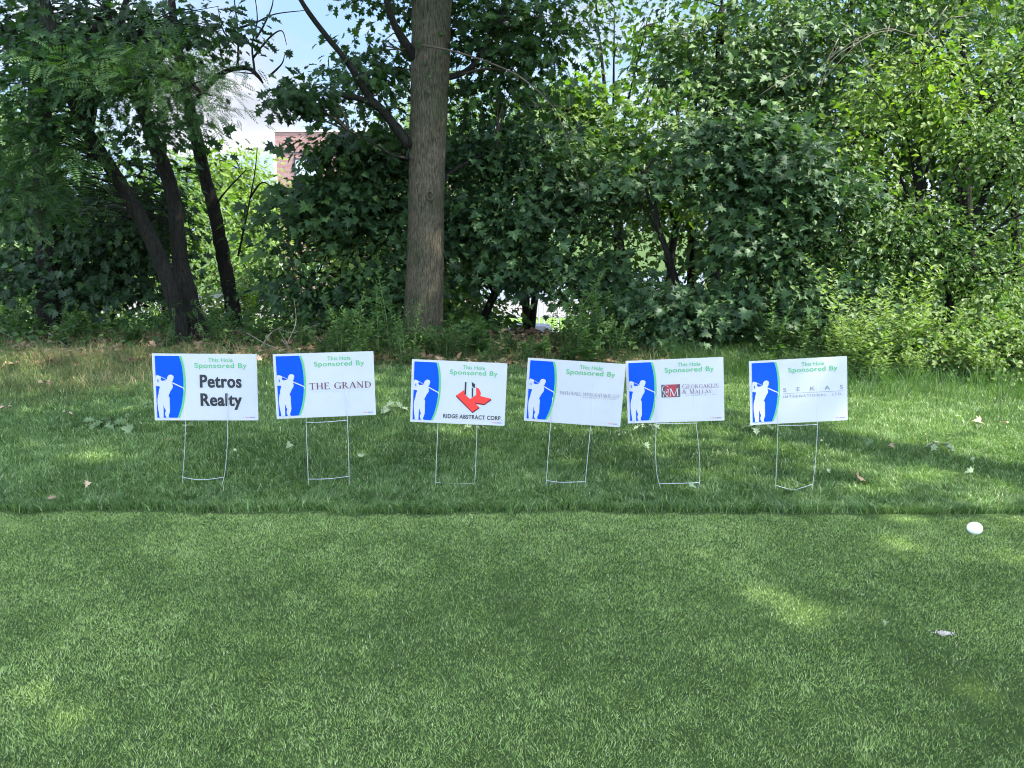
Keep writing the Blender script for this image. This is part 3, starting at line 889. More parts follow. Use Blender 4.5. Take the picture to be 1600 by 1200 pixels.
# wood further back: each tree with its own crown
far = 'trees of the wood further back'
for k, (px, Y, w, y0, y1, mat_, lab, tn) in enumerate([
        (30, 17.5, 110, 150, 460, 'maple', 'shaded background tree at the far left behind the black trunk', 0.5),
        (170, 18.5, 100, 200, 470, 'bright', 'sunny background tree seen between the leaning trunks and the black trunk', 0.5),
        (260, 20.5, 70, 260, 440, 'bright', 'background tree seen between the two paired trunks', 0.6),
        (700, 19, 90, 120, 440, 'maple', 'background tree directly behind the thick trunk', 0.6),
        (560, 20, 80, 290, 450, 'bright', 'bright background tree in the gaps of the dark large-leaved maple', 0.7),
        (830, 20, 80, 150, 420, 'bright', 'bright background tree in the gaps right of the thick trunk', 0.6),
        (960, 19, 80, 230, 480, 'bright', 'background tree under the bright sky gap', 0.6),
        (1090, 19, 110, 40, 480, 'maple', 'background tree behind the broad maple mound', 0.7),
        (1230, 18.5, 120, -60, 480, 'maple', 'background tree behind the last sign', 0.7),
        (1370, 18, 120, -70, 480, 'bright', 'background tree behind the yellow-green shrub', 0.5),
        (1500, 17.5, 120, -70, 470, 'maple', 'background tree behind the vine mound', 0.6),
        (1640, 17, 120, -70, 470, 'bright', 'background tree at the far right behind the vines', 0.5)]):
    hh = (y1 - y0) / 3
    bl = [blob(px + (k * 37 % 40) - 20, y0 + hh * 0.5, Y, w * 0.8, hh * 0.62, 1.2), blob(px, y0 + hh * 1.5, Y - 0.4, w, hh * 0.62, 1.3), blob(px + (k * 53 % 50) - 25, y0 + hh * 2.5, Y, w * 0.9, hh * 0.6, 1.2)]
    open_ = px in (170, 260, 560, 830, 960)
    maple(lab, g0(px, Y), bl, 150 if open_ else 420, 20, 0.21, 60 + k, mat=mat_, shape='SPRAY', grp=far, r0=0.13, tint=(tn, 0.3), twigs=0.12, spread=(0.5, 0.5, 0.2), name='woodland_tree')

# sunny bushes in the gap at the left
for k, (px, py, Y, rx, ry, lab) in enumerate([(350, 430, 16.5, 60, 60, 'sunny light green bush left of the slim leaning trunk'), (420, 400, 16, 45, 70, 'sunny light green bush right of the slim leaning trunk'), (420, 500, 13.4, 70, 30, 'low sunny bush above the brush behind the second sign'), (250, 470, 16.5, 50, 45, 'sunny bush glimpsed behind the paired trunks'), (560, 490, 13.6, 60, 30, 'low leafy bush left of the thick trunk foot'), (130, 480, 15.5, 60, 35, 'small bush in the shade behind the dry grass'),
        (30, 480, 15.0, 70, 40, 'small bush in the shade at the far left'), (300, 490, 15.2, 50, 30, 'small bush right behind the feet of the paired trunks'), (480, 480, 14.6, 60, 30, 'small bush behind the brush pile'), (640, 480, 15, 60, 32, 'small bush glimpsed beside the foot of the thick trunk'), (735, 480, 14.4, 40, 34, 'small bush right of the foot of the thick trunk'), (960, 490, 13.4, 60, 30, 'small bush behind the tall weeds'), (700, 505, 12.6, 50, 22, 'low bush behind the weeds at the foot of the thick trunk'), (1000, 482, 12.4, 60, 38, 'low bush under the left edge of the broad maple mound'), (1085, 482, 12.2, 60, 42, 'low bush under the middle of the broad maple mound'), (1160, 486, 12.2, 60, 38, 'low bush between the two grey-green maples'), (1250, 492, 12.2, 70, 34, 'low bush under the tall grey-green maple'), (1400, 480, 11.5, 70, 35, 'small bush under the vine mound, left part'), (1540, 480, 11.2, 80, 35, 'small bush under the vine mound, right part')]):
    maple(lab, g0(px, Y), [blob(px, py, Y, rx, ry, 0.6), blob(px + 15, py + ry * 0.7, Y - 0.3, rx * 0.9, ry * 0.5, 0.5)], 90, 20, 0.12, 80 + k, mat='bright', shape='OVATE', name='bush', cat='bush', grp='bushes between the trunks', r0=0.03, tint=(0.55, 0.3), twigs=0.4, spread=(0.28, 0.28, 0.14))
maple('yellow-green sunlit willow-like tree beyond the bank, left of the brick building', Vector((at(375, 300, 40).x, 40, LOW)),
      [blob(375, 265, 40, 45, 32, 2.0), blob(360, 320, 39.6, 50, 40, 2.0), blob(410, 320, 39.6, 30, 50, 2.0), blob(330, 290, 40, 40, 50, 2.0), blob(390, 380, 39, 60, 40, 2.0)], 420, 20, 0.26, 91, mat='bright', shape='SPRAY', name='willow_tree', grp=None, r0=0.25, tint=(0.95, 0.15), twigs=0.15, spread=(0.5, 0.5, 0.4), tw=0.02)

# the tree beside the camera whose crown shades the lawn (its trunk stands right of the picture)
b = Vector((11.5, 0.6, 0))
t = Tree('shade_tree', 'large broad tree on the lawn whose crown shades the signs', 'tree', b, bark='bark', seed=99)
t.limb([b - Vector((0, 0, .1)), b + Vector((0, 0, 3)), b + Vector((-0.5, 0.2, 7)), b + Vector((-1.2, 0.2, 12))], [0.55, 0.38, 0.32, 0.18], 16)
for q in ((4, 1, 11.5), (4.5, 3, 12), (8, 7.0, 12), (8, -0.5, 12.5), (11, 1, 12.4), (6, 8.4, 12.6)):
    t.limb([b + Vector((-0.5, 0.2, 6.6)), (b + Vector((-0.5, 0.2, 6.6))).lerp(Vector(q), 0.5) + Vector((0, 0, 0.8)), Vector(q)], [0.2, 0.13, 0.04], 8)
SHADE = [((5.4, 1.2, 12.2), (3.6, 3.2, 1.2)), ((7.8, 1.2, 12.8), (3.0, 3.2, 1.3)), ((4.0, 5.7, 12.5), (2.6, 1.6, 0.9)), ((3.4, 2.1, 12.0), (2.6, 2.6, 1.0)), ((10.6, .2, 12.6), (2.2, 2.2, 1.2)), ((6.8, 2.3, 13.6), (4.4, 2.6, 1.0)), ((7.0, -1.5, 12.6), (4.2, 1.6, 1.0)), ((8.6, 7.2, 12.6), (2.3, 2.2, 1.2)), ((5.8, 8.6, 13.0), (3.0, 2.0, 1.0))]
SUNNY = [(on_ground(1183, 938), .11), (on_ground(1212, 955), .12), (on_ground(1252, 970), .13), (on_ground(1275, 962), .10), (on_ground(1235, 940), .08), (on_ground(530, 915), .09), (on_ground(560, 935), .08), (on_ground(430, 1005), .13), (on_ground(400, 1020), .09), (on_ground(1050, 860), .12), (on_ground(130, 720), .22), (on_ground(270, 740), .16)]
t.foliage(SHADE, 900, 24, 0.24, 'OAK', spread=(0.55, 0.55, 0.22), twigs=0.05, face=(0, 0, 1), hollow=0, gaps=SUNNY)
t.finish('oak')

# ------------------------------------------------------------------ weeds along the wood's edge
def weed_meshes(k, h, nleaf, size, shape, bush):
    r = np.random.default_rng(200 + k)
    st, lf = MB(), MB()
    P, D, N, sz = [], [], [], []
    nst = bush
    for s in range(nst):
        hh = h * (0.65 + 0.35 * r.random()) if s else h
        lx, ly = r.normal(0, 0.26, 2) * h
        bx, by = r.normal(0, 0.035, 2) * (nst > 1)
        A = [np.array([bx, by, -0.03]), np.array([bx + lx * 0.35, by + ly * 0.35, hh * 0.5]), np.array([bx + lx, by + ly, hh])]
        Q = tube(st, A, [0.005, 0.004, 0.0015], 5, 6)
        n = nleaf
        u = np.linspace(0.06, 1.0, n)
        idx = np.clip((u * (len(Q) - 1)), 0, len(Q) - 1.001)
        i0 = idx.astype(int)
        p = Q[i0] + (Q[i0 + 1] - Q[i0]) * (idx - i0)[:, None]
        ang = np.arange(n) * 2.4 + r.normal(0, 0.3, n)
        up = 0.25 + 0.55 * u + r.normal(0, 0.2, n)
        d = np.stack([np.cos(ang), np.sin(ang), up], 1)
        side = 0.09 * h * (1 - u)[:, None] * d * r.random((n, 1))
        P.append(p + side); D.append(d)
        N.append(np.stack([-np.cos(ang) * 0.5, -np.sin(ang) * 0.5, np.ones(n)], 1) + r.normal(0, 0.25, (n, 3)))
        sz.append(size * (1.15 - 0.62 * u) * (0.75 + 0.5 * r.random(n)))
    P, D, N, sz = map(np.concatenate, (P, D, N, sz))
    put_leaves(lf, shape, P, D, N, sz, np.clip(0.5 * P[:, 2] / h + r.normal(0.25, 0.2, len(P)), 0, 1), curl=0.15, fold=0.2)
    return st.mesh('weed_stem', M['stem'], True), lf.mesh('weed_leaves', M['weed'])


KINDS = [weed_meshes(0, 0.95, 60, 0.13, NARROW, 2), weed_meshes(1, 0.75, 52, 0.12, NARROW, 3), weed_meshes(2, 1.10, 70, 0.12, NARROW, 2),
         weed_meshes(3, 0.50, 30, 0.12, SPRAY, 4), weed_meshes(4, 0.42, 34, 0.10, NARROW, 5), weed_meshes(5, 0.55, 34, 0.085, OVATE, 5)]
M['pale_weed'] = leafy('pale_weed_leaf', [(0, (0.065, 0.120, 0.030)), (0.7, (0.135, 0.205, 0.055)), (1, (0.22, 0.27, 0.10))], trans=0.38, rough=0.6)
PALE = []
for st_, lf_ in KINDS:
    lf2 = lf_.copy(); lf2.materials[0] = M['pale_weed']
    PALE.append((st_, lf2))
wr = np.random.default_rng(404)


def weed(px, Y, k, s, label, group, kinds=None):
    p = at(px, 500, Y)
    t = thing('weed', label, 'weed', (p.x, Y, float(gz(p.x, Y))), group, (0, 0, wr.random() * 6.28))
    t.scale = (s * (0.85 + 0.3 * wr.random()),) * 2 + (s,)
    for nm, me in zip(('stem', 'leaves'), (kinds or KINDS)[k]):
        o = bpy.data.objects.new(nm, me)
        C.objects.link(o)
        o.parent = t


def weeds(n, x0, x1, Y0, Y1, kinds, s0, s1, label, group, kd=None):
    for q in range(n):
        px = x0 + (x1 - x0) * (q + 3 * wr.random() - 1) / n
        weed(px, Y0 + (Y1 - Y0) * wr.random(), kinds[wr.integers(len(kinds))], s0 * 0.75 + (s1 * 1.1 - s0 * 0.75) * wr.random() ** 1.4, label, group, kd)


weeds(20, 505, 640, 8.9, 10.4, [0, 1, 1, 4], 0.75, 1.1, 'green mugwort weed in the clump left of the thick trunk', 'weeds left of the thick trunk')
weeds(16, 640, 775, 9.0, 10.5, [1, 4, 0, 3], 0.6, 0.95, 'green mugwort weed at the foot of the thick trunk', 'weeds at the foot of the thick trunk')
weeds(9, 785, 870, 9.0, 10.2, [4, 3], 0.45, 0.6, 'low mugwort weed between the thick trunk and the tall weeds', 'low weeds right of the thick trunk')
weeds(18, 875, 965, 9.0, 10.6, [1, 4, 3, 0], 0.6, 0.95, 'green mugwort weed in the clump behind the fourth sign', 'weeds behind the fourth sign')
for px, Y, k, s in ((885, 9.9, 2, 1.0), (915, 9.8, 2, 1.08), (935, 9.7, 0, 1.0), (905, 9.6, 0, 0.9), (860, 10.0, 0, 0.85)):
    weed(px, Y, k, s, 'tall upright mugwort weed, highest of those behind the fourth sign', 'tallest weeds behind the fourth sign')
weeds(12, 965, 1190, 9.2, 10.2, [3, 4, 1], 0.5, 0.8, 'low weed in the dark gap under the grey-green maples', 'weeds behind the fifth sign')
weeds(14, 1190, 1310, 8.6, 9.8, [0, 1, 1, 4], 0.75, 1.05, 'green mugwort weed in the clump behind the last sign', 'weeds behind the last sign')
weeds(36, 1310, 1440, 8.0, 9.5, [1, 0, 4, 5], 0.7, 1.0, 'pale green weed in the bank right of the last sign', 'weeds right of the last sign', PALE)
weeds(60, 1430, 1660, 7.9, 9.7, [5, 4, 1, 5], 0.55, 0.95, 'sunlit bushy weed below the vine mound', 'weeds below the vine mound', PALE)
weeds(9, 1320, 1440, 8.4, 9.4, [0, 2, 0], 1.0, 1.2, 'tall pale green weed standing above the bank right of the last sign', 'tallest weeds right of the last sign', PALE)
weeds(20, -40, 330, 10.2, 11.6, [3, 4, 1], 0.5, 0.85, 'shaded weed behind the dry grass', 'weeds behind the dry grass')
weeds(12, 330, 510, 10.2, 11.4, [4, 3, 5], 0.5, 0.8, 'low weed in the brush behind the second sign', 'weeds behind the second sign')

# low leafy ground cover under the trees: too many small plants to count
mb = MB()
n = 26000
x = wr.uniform(-10, 10, n); y = wr.uniform(9.6, 14.5, n)
ok = (np.abs(x - 0.027 * y) > 0.52) & (wr.random(n) < np.clip((y - 9.8) / 1.2, 0.05, 1) * (0.25 + vnoise(x, y, 0.8, 51)))
x, y = x[ok], y[ok]
n = len(x)
P = np.stack([x, y, gz(x, y) + 0.32 * wr.random(n) ** 1.5 * (0.4 + vnoise(x, y, 1.1, 52))], 1)
put_leaves(mb, OVATE, P, unit(wr.standard_normal((n, 3)) * [1, 1, .3]), unit(wr.standard_normal((n, 3)) * 0.5 + [0, -.3, 1]), 0.05 + 0.07 * wr.random(n), np.clip(wr.normal(0.4, 0.25, n), 0, 1))
struct(mb.build('ground_cover', M['vine']), 'stuff')

# dry leaf litter on the floor of the wood
M['litter'] = leafy('dead_leaf', [(0, (0.06, 0.035, 0.02)), (0.6, (0.20, 0.12, 0.07)), (1, (0.36, 0.25, 0.16))], trans=0.1, tcol=(1, .9, .7), rough=0.8, spec=0.15)
mb = MB()
n = 5000
x = wr.uniform(-7, 8, n); y = 8.9 + 3.5 * wr.random(n)
P = np.stack([x, y, gz(x, y) + 0.02 + 0.04 * wr.random(n)], 1)
put_leaves(mb, OAK, P, unit(wr.standard_normal((n, 3)) * [1, 1, .25]), unit(wr.standard_normal((n, 3)) * 0.35 + [0, 0, 1]), 0.07 + 0.08 * wr.random(n), wr.random(n))
struct(mb.build('leaf_litter', M['litter']), 'stuff')

# brush: bare sticks lying and leaning behind the second sign
for pts, lab in (([(448, 538, 9.7), (462, 505, 9.9), (460, 470, 10.2)], 'bare grey stick curving upright in the brush behind the second sign'),
                 ([(520, 545, 9.6), (512, 540, 9.6), (515, 520, 9.7), (513, 512, 9.8)], 'short pale upright stick in the brush left of the weeds'),
                 ([(512, 541, 9.65), (500, 532, 9.7), (493, 524, 9.8)], 'pale crooked twig lying beside the short upright stick'),
                 ([(405, 545, 9.6), (430, 515, 9.8), (458, 520, 10.1), (500, 505, 10.4)], 'long thin grey branch arching over the brush pile'),
                 ([(385, 520, 10.0), (425, 542, 9.6), (480, 560, 9.3)], 'long grey stick slanting down right behind the second sign'),
                 ([(440, 530, 9.8), (452, 545, 9.6), (436, 515, 9.9)], 'dark bent twig in the middle of the brush pile'),
                 ([(75, 520, 10.6), (92, 532, 10.3), (105, 542, 10.1)], 'bare stick poking out over the dry grass'),
                 ([(1435, 555, 8.8), (1462, 528, 9.0), (1490, 505, 9.2)], 'dry brown stem leaning in the sunlit weeds'),
                 ([(1077, 515, 9.9), (1082, 530, 9.8), (1086, 545, 9.7)], 'broken brown stub standing in the gap behind the fifth sign')):
    sb = MB()
    P = [np.array(at(*q)) for q in pts]
    tube(sb, P, np.linspace(0.006, 0.003, len(P)), 6, 5, 0.08, rng)
    o = sb.build('stick', M['dead'], None, True, P[0])
    o.location = P[0]
    tag(o, lab, 'stick', 'sticks in the brush')


# ------------------------------------------------------------------ lettering
def text_mesh(body, bold=0.0, spacing=1.0):
    cu = bpy.data.curves.new('lettering', 'FONT')
    cu.body = body
    cu.offset = bold
    cu.space_character = spacing
    cu.resolution_u = 6
    o = bpy.data.objects.new('lettering', cu)
    C.objects.link(o)
    dg = bpy.context.evaluated_depsgraph_get()
    me = o.evaluated_get(dg).to_mesh()
    V = np.array([v.co[:2] for v in me.vertices])
    F = [tuple(p.vertices) for p in me.polygons]
    o.evaluated_get(dg).to_mesh_clear()
    bpy.data.objects.remove(o)
    bpy.data.curves.remove(cu)
    return V, F


T_, H_ = 0.085, 0.030    # thick and thin strokes of the roman capitals, cap height 1
def _l(*p): return ('l',) + p
GL = {  # width, strokes: l x0 y0 x1 y1 thickness / a cx cy rx ry from to / s x y half-width (serif)
 'I': (.36, [_l(.18, 0, .18, 1, T_), ('s', .18, 0, .14), ('s', .18, 1, .14)]),
 'T': (.78, [_l(.39, 0, .39, 1, T_), ('s', .39, 0, .15), _l(.04, .985, .74, .985, .04), _l(.05, .82, .05, 1, H_), _l(.73, .82, .73, 1, H_)]),
 'H': (.92, [_l(.18, 0, .18, 1, T_), _l(.74, 0, .74, 1, T_), _l(.18, .52, .74, .52, .04), ('s', .18, 0, .14), ('s', .18, 1, .14), ('s', .74, 0, .14), ('s', .74, 1, .14)]),
 'E': (.74, [_l(.18, 0, .18, 1, T_), _l(.05, .985, .64, .985, .04), _l(.05, .015, .68, .015, .04), _l(.18, .52, .52, .52, .04), _l(.63, .82, .63, 1, H_), _l(.67, 0, .69, .2, H_), _l(.52, .43, .52, .61, H_)]),
 'F': (.68, [_l(.18, 0, .18, 1, T_), _l(.05, .985, .62, .985, .04), ('s', .18, 0, .15), _l(.18, .52, .5, .52, .04), _l(.61, .82, .61, 1, H_), _l(.5, .43, .5, .61, H_)]),
 'L': (.70, [_l(.18, 0, .18, 1, T_), ('s', .18, 1, .14), _l(.05, .015, .62, .015, .04), _l(.61, 0, .64, .22, H_)]),
 'P': (.72, [_l(.18, 0, .18, 1, T_), ('s', .18, 0, .15), ('a', .34, .74, .28, .25, -90, 90), _l(.05, .985, .34, .985, .035), _l(.18, .49, .34, .49, .035)]),
 'R': (.86, [_l(.18, 0, .18, 1, T_), ('s', .18, 0, .14), ('a', .34, .75, .26, .24, -90, 90), _l(.05, .985, .34, .985, .035), _l(.18, .51, .34, .51, .035), _l(.36, .51, .74, .02, T_), ('s', .76, 0, .08)]),
 'D': (.90, [_l(.18, 0, .18, 1, T_), ('a', .32, .5, .50, .485, -90, 90), _l(.05, .985, .34, .985, .035), _l(.05, .015, .34, .015, .035)]),
 'A': (.88, [_l(.10, 0, .44, 1, H_ * 1.3), _l(.44, 1, .76, 0, T_), _l(.22, .34, .66, .34, .035), ('s', .10, 0, .11), ('s', .76, 0, .13)]),
 'V': (.86, [_l(.12, 1, .44, 0, T_), _l(.44, 0, .76, 1, H_ * 1.3), ('s', .12, 1, .13), ('s', .76, 1, .11)]),
 'N': (.94, [_l(.18, 0, .18, 1, H_ * 1.3), _l(.15, 1, .76, 0, T_), _l(.76, 0, .76, 1, H_ * 1.3), ('s', .18, 0, .13), ('s', .10, 1, .08), ('s', .76, 1, .13)]),
 'M': (1.10, [_l(.16, 0, .20, 1, H_ * 1.3), _l(.20, 1, .54, 0, T_), _l(.54, 0, .88, 1, H_ * 1.3), _l(.88, 1, .92, 0, T_), ('s', .15, 0, .12), ('s', .93, 0, .13), ('s', .15, 1, .08), ('s', .94, 1, .08)]),
 'K': (.88, [_l(.18, 0, .18, 1, T_), ('s', .18, 0, .14), ('s', .18, 1, .14), _l(.20, .42, .68, 1, H_ * 1.3), _l(.32, .56, .74, 0, T_), ('s', .68, 1, .12), ('s', .76, 0, .12)]),
 'U': (.90, [_l(.18, .3, .18, 1, T_), _l(.74, .3, .74, 1, H_ * 1.3), ('a', .46, .3, .28, .30, 180, 360), ('s', .18, 1, .14), ('s', .74, 1, .12)]),
 'O': (.96, [('a', .48, .5, .41, .5, 0, 360)]),
 'C': (.86, [('a', .48, .5, .41, .5, 42, 318), _l(.79, .76, .79, 1, H_)]),
 'G': (.94, [('a', .48, .5, .41, .5, 42, 318), _l(.79, .76, .79, 1, H_), _l(.78, .0, .78, .42, T_), ('s', .78, .43, .13)]),
 'S': (.66, [('a', .33, .75, .22, .24, 30, 270), ('a', .33, .26, .25, .25, -150, 90), _l(.54, .76, .54, .98, H_), _l(.08, .02, .08, .26, H_)]),
 'Y': (.82, [_l(.41, 0, .41, .48, T_), _l(.10, 1, .41, .46, T_), _l(.41, .46, .72, 1, H_ * 1.3), ('s', .41, 0, .14), ('s', .10, 1, .11), ('s', .72, 1, .1)]),
 'W': (1.2, [_l(.10, 1, .36, 0, T_), _l(.36, 0, .60, 1, H_ * 1.3), _l(.60, 1, .86, 0, T_), _l(.86, 0, 1.1, 1, H_ * 1.3), ('s', .10, 1, .12), ('s', 1.1, 1, .1)]),
 '&': (.95, [('a', .40, .77, .20, .22, -60, 240), ('a', .36, .28, .28, .28, 75, 330), _l(.25, .66, .84, .02, T_), _l(.58, .12, .80, .50, H_ * 1.3), ('s', .80, .52, .1), ('s', .86, 0, .09)]),
 ',': (.30, [_l(.12, .08, .06, -.16, .09)]),
 '.': (.30, [_l(.12, .0, .12, .1, .11)]),
 ' ': (.42, []),
}


def glyphs(body, heavy=1.0, space=0.04, small=None):
    """roman capitals as flat strokes; small: size of lower-case letters drawn as small capitals"""
    V, F, n, x = [], [], 0, 0.0
    for ch in body:
        sc = 1.0
        if small and ch.islower():
            sc, ch = small, ch.upper()
        w, st = GL[ch]
        for s in st:
            if s[0] == 's':
                q = np.array([[s[1] - s[3], s[2] - .02], [s[1] + s[3], s[2] - .02], [s[1] + s[3], s[2] + .025], [s[1] - s[3], s[2] + .025]]) - [0, .0025 if s[2] > .5 else -.0175]
                f = [(0, 1, 2, 3)]
            elif s[0] == 'l':
                a, b = np.array(s[1:3]), np.array(s[3:5])
                d = (b - a) / np.linalg.norm(b - a)
                p = np.array([-d[1], d[0]]) * s[5] * heavy / 2
                if abs(d[1]) > .3 and abs(d[0]) > .05:
                    p = np.array([-1.0, 0]) * s[5] * heavy / 2 * 1.15
                q = np.array([a + p, a - p, b - p, b + p]); f = [(0, 1, 2, 3)]
            else:
                k = 22
                an = np.radians(np.linspace(s[5], s[6], k + 1))
                th = heavy * (H_ + (T_ * 1.1 - H_) * np.abs(np.cos(an)) ** 1.4) / 2
                c, e = np.cos(an), np.sin(an)
                o = np.stack([s[1] + (s[3] + th * .3) * c, s[2] + (s[4] + 0 * th) * e], 1)
                i_ = np.stack([s[1] + (s[3] - th * 1.7) * c, s[2] + (s[4] - 2 * np.minimum(th, .03)) * e], 1)
                q = np.concatenate([o, i_]); f = [(j, j + 1, k + 2 + j, k + 1 + j) for j in range(k)]
            V.append(q * sc + [x, 0])
            F += [tuple(n + j for j in t) for t in f]
            n += len(q)
        x += (w + space) * sc
    return np.concatenate(V), F


class Print:
    """flat artwork on a panel of width w and height h; u, v run 0..1 from the upper left corner"""
    def __init__(self, parent, w, h, front):
        self.p, self.w, self.h, self.f = parent, w, h, front

    def put(self, name, mat, UV, F, layer=1, parent=None, stagger=False):
        UV = np.asarray(UV, float)
        V = np.stack([(UV[:, 0] - .5) * self.w, np.full(len(UV), -self.f - 0.0009 * layer), (.5 - UV[:, 1]) * self.h], 1)
        me = bpy.data.meshes.new(name)
        if stagger:
            for q, f in enumerate(F):
                for j in f:
                    V[j, 1] = -self.f - 0.0009 * layer - 0.00002 * (q % 40)
        me.from_pydata(V.tolist(), [], [tuple(f) for f in F])
        me.materials.append(M[mat])
        o = bpy.data.objects.new(name, me)
        C.objects.link(o)
        o.parent = parent or self.p
        return o

    def poly(self, name, mat, rings, layer=1):
        V, F, n = [], [], 0
        for r in rings:
            r = [Vector((a, b, 0)) for a, b in r]
            F += [tuple(n + j for j in t) for t in tessellate_polygon([r])]
            V += [(q.x, q.y) for q in r]
            n += len(r)
        return self.put(name, mat, V, F, layer)

    def text(self, name, mat, VF, u0, u1, v0, v1, layer=1, stagger=False):
        V, F = VF
        lo, hi = V.min(0), V.max(0)
        U = np.stack([u0 + (V[:, 0] - lo[0]) / (hi[0] - lo[0]) * (u1 - u0), v1 - (V[:, 1] - lo[1]) / (hi[1] - lo[1]) * (v1 - v0)], 1)
        return self.put(name, mat, U, F, layer, stagger=stagger)


def zuv(pts):
    return [((x - (14 + 50 * (y - 27) / 1140.0)) / 1796.0, (y - 27) / 1140.0) for x, y in pts]


BLUE_R = [(475, 65), (500, 130), (520, 200), (535, 280), (546, 360), (553, 440), (556, 520), (556, 600), (553, 680), (546, 770), (535, 850), (519, 930), (500, 1000), (478, 1065), (455, 1120)]
GREEN_R = [(515, 65), (538, 130), (556, 200), (572, 280), (582, 360), (590, 440), (594, 520), (594, 600), (591, 680), (583, 770), (572, 850), (555, 930), (536, 1000), (513, 1065), (490, 1120)]
GOLFER = [(278, 470), (275, 440), (290, 405), (310, 388), (340, 382), (370, 392), (388, 412), (388, 438), (380, 460), (375, 485), (362, 500), (352, 512), (364, 538), (375, 570), (372, 600), (355, 635), (335, 660), (325, 690), (312, 715), (300, 742), (318, 770), (322, 810), (320, 860),
          (325, 920), (328, 1000), (318, 1040), (305, 1080), (305, 1100), (320, 1122), (270, 1122), (250, 1090), (240, 1050), (250, 1015), (258, 995), (240, 975), (228, 940), (213, 895), (216, 960), (217, 1122), (150, 1122), (140, 1060), (122, 960), (112, 880), (112, 800), (122, 740),
          (135, 700), (133, 680), (145, 630), (155, 590), (140, 582), (88, 577), (80, 560), (78, 520), (78, 440), (88, 400), (104, 391), (140, 402), (165, 412), (176, 436), (165, 462), (188, 490), (240, 483)]
HOLE = [(110, 470), (124, 460), (134, 510), (120, 520)]
CLUB = [[(172, 425), (178, 421), (283, 470), (278, 478)], [(350, 505), (372, 513), (562, 602), (579, 630), (578, 648), (566, 645), (550, 615), (355, 526)]]
TXT = {k: text_mesh(*v) for k, v in {
    'This Hole': ('This Hole', 0.006, 1.05), 'Sponsored By': ('Sponsored By', 0.010, 1.07), 'Petros': ('Petros', 0.024, 1.08), 'Realty': ('Realty', 0.024, 1.08),
    'ridge': ('RIDGE ABSTRACT CORP.', 0.022, 1.1), 'sekas': ('SEKAS', 0.0, 3.4), 'int': ('INTERNATIONAL  LTD.', 0.0, 1.5), 'att': ('ATTORNEYS  AT  LAW', 0.0, 1.75)}.items()}


def tick_row(u0, u1, v0, v1, n, seed):
    """row of tiny upright marks, as print too small to read"""
    r = np.random.default_rng(seed)
    V, F = [], []
    e = np.linspace(u0, u1, n + 1)
    for a, b in zip(e[:-1], e[1:]):
        w = (b - a) * (0.45 + 0.3 * r.random())
        k = len(V)
        t = v0 + (v1 - v0) * 0.15 * r.random()
        V += [(a, t), (a + w, t), (a + w, v1), (a, v1)]
        F.append((k, k + 1, k + 2, k + 3))
    return V, F


def quad(u0, u1, v0, v1):
    return [[(u0, v0), (u1, v0), (u1, v1), (u0, v1)]]


K = 180 / 939.0
# x, z, roll, yaw, pitch, width, distance (from the photograph's perspective); crop origin; stake legs and bars in that crop
SIGNS = [
 ('white lawn sign reading Petros Realty in bold black letters', 'petros', (-1.911, .643, .023, .092, -.061, .629, 4.701), (230, 540),
  [[(312, 606), (305, 850), (290, 1070), (290, 1160)], [(657, 604), (650, 850), (632, 1040), (608, 1160)]], [[(290, 1071), (370, 1086), (450, 1092), (540, 1084), (625, 1071)]]),
 ('white lawn sign reading THE GRAND in brown capitals, on a straight wire stake', 'grand', (-1.155, .666, -.006, .156, -.04, .603, 4.66), (420, 540),
  [[(303, 588), (312, 850), (325, 1170)], [(639, 572), (650, 850), (657, 1185)]], [[(306, 625), (450, 622), (640, 607)], [(325, 1087), (480, 1084), (655, 1064)]]),
 ('white lawn sign with red letter and skyscraper logo, reading RIDGE ABSTRACT CORP.', 'ridge', (-.334, .608, .048, .012, -.062, .593, 4.702), (630, 550),
  [[(283, 580), (272, 850), (263, 1110)], [(601, 598), (597, 780), (582, 1110)]], [[(268, 1062), (430, 1071), (586, 1068)]]),
 ('tilted white lawn sign with faint violet lettering, nearly touching the dark red logo sign', 'pav', (.384, .623, .060, -.046, .018, .598, 4.632), (810, 550),
  [[(264, 574), (245, 800), (220, 1170)], [(589, 594), (565, 850), (540, 1120)]], [[(230, 1046), (345, 1060), (543, 1055)]]),
 ('white lawn sign with dark red G and M square logo on bowed wire stake', 'gm', (.999, .64, -.063, -.12, -.064, .585, 4.614), (970, 550),
  [[(288, 572), (283, 800), (293, 980), (312, 1070), (328, 1130)], [(613, 562), (636, 780), (645, 950), (640, 1070), (626, 1150)]], [[(288, 583), (450, 583), (617, 578)], [(312, 1070), (460, 1069), (638, 1063)]]),
 ('white lawn sign reading SEKAS over a thin line, with a V-bent lower stake bar', 'sekas', (1.738, .649, -.059, -.028, -.095, .586, 4.568), (1160, 550),
  [[(290, 584), (283, 820), (271, 1080), (266, 1165)], [(612, 566), (600, 830), (575, 1075), (565, 1175)]], [[(289, 597), (450, 596), (611, 590)], [(271, 1085), (340, 1105), (420, 1120), (490, 1102), (575, 1073)]]),
]
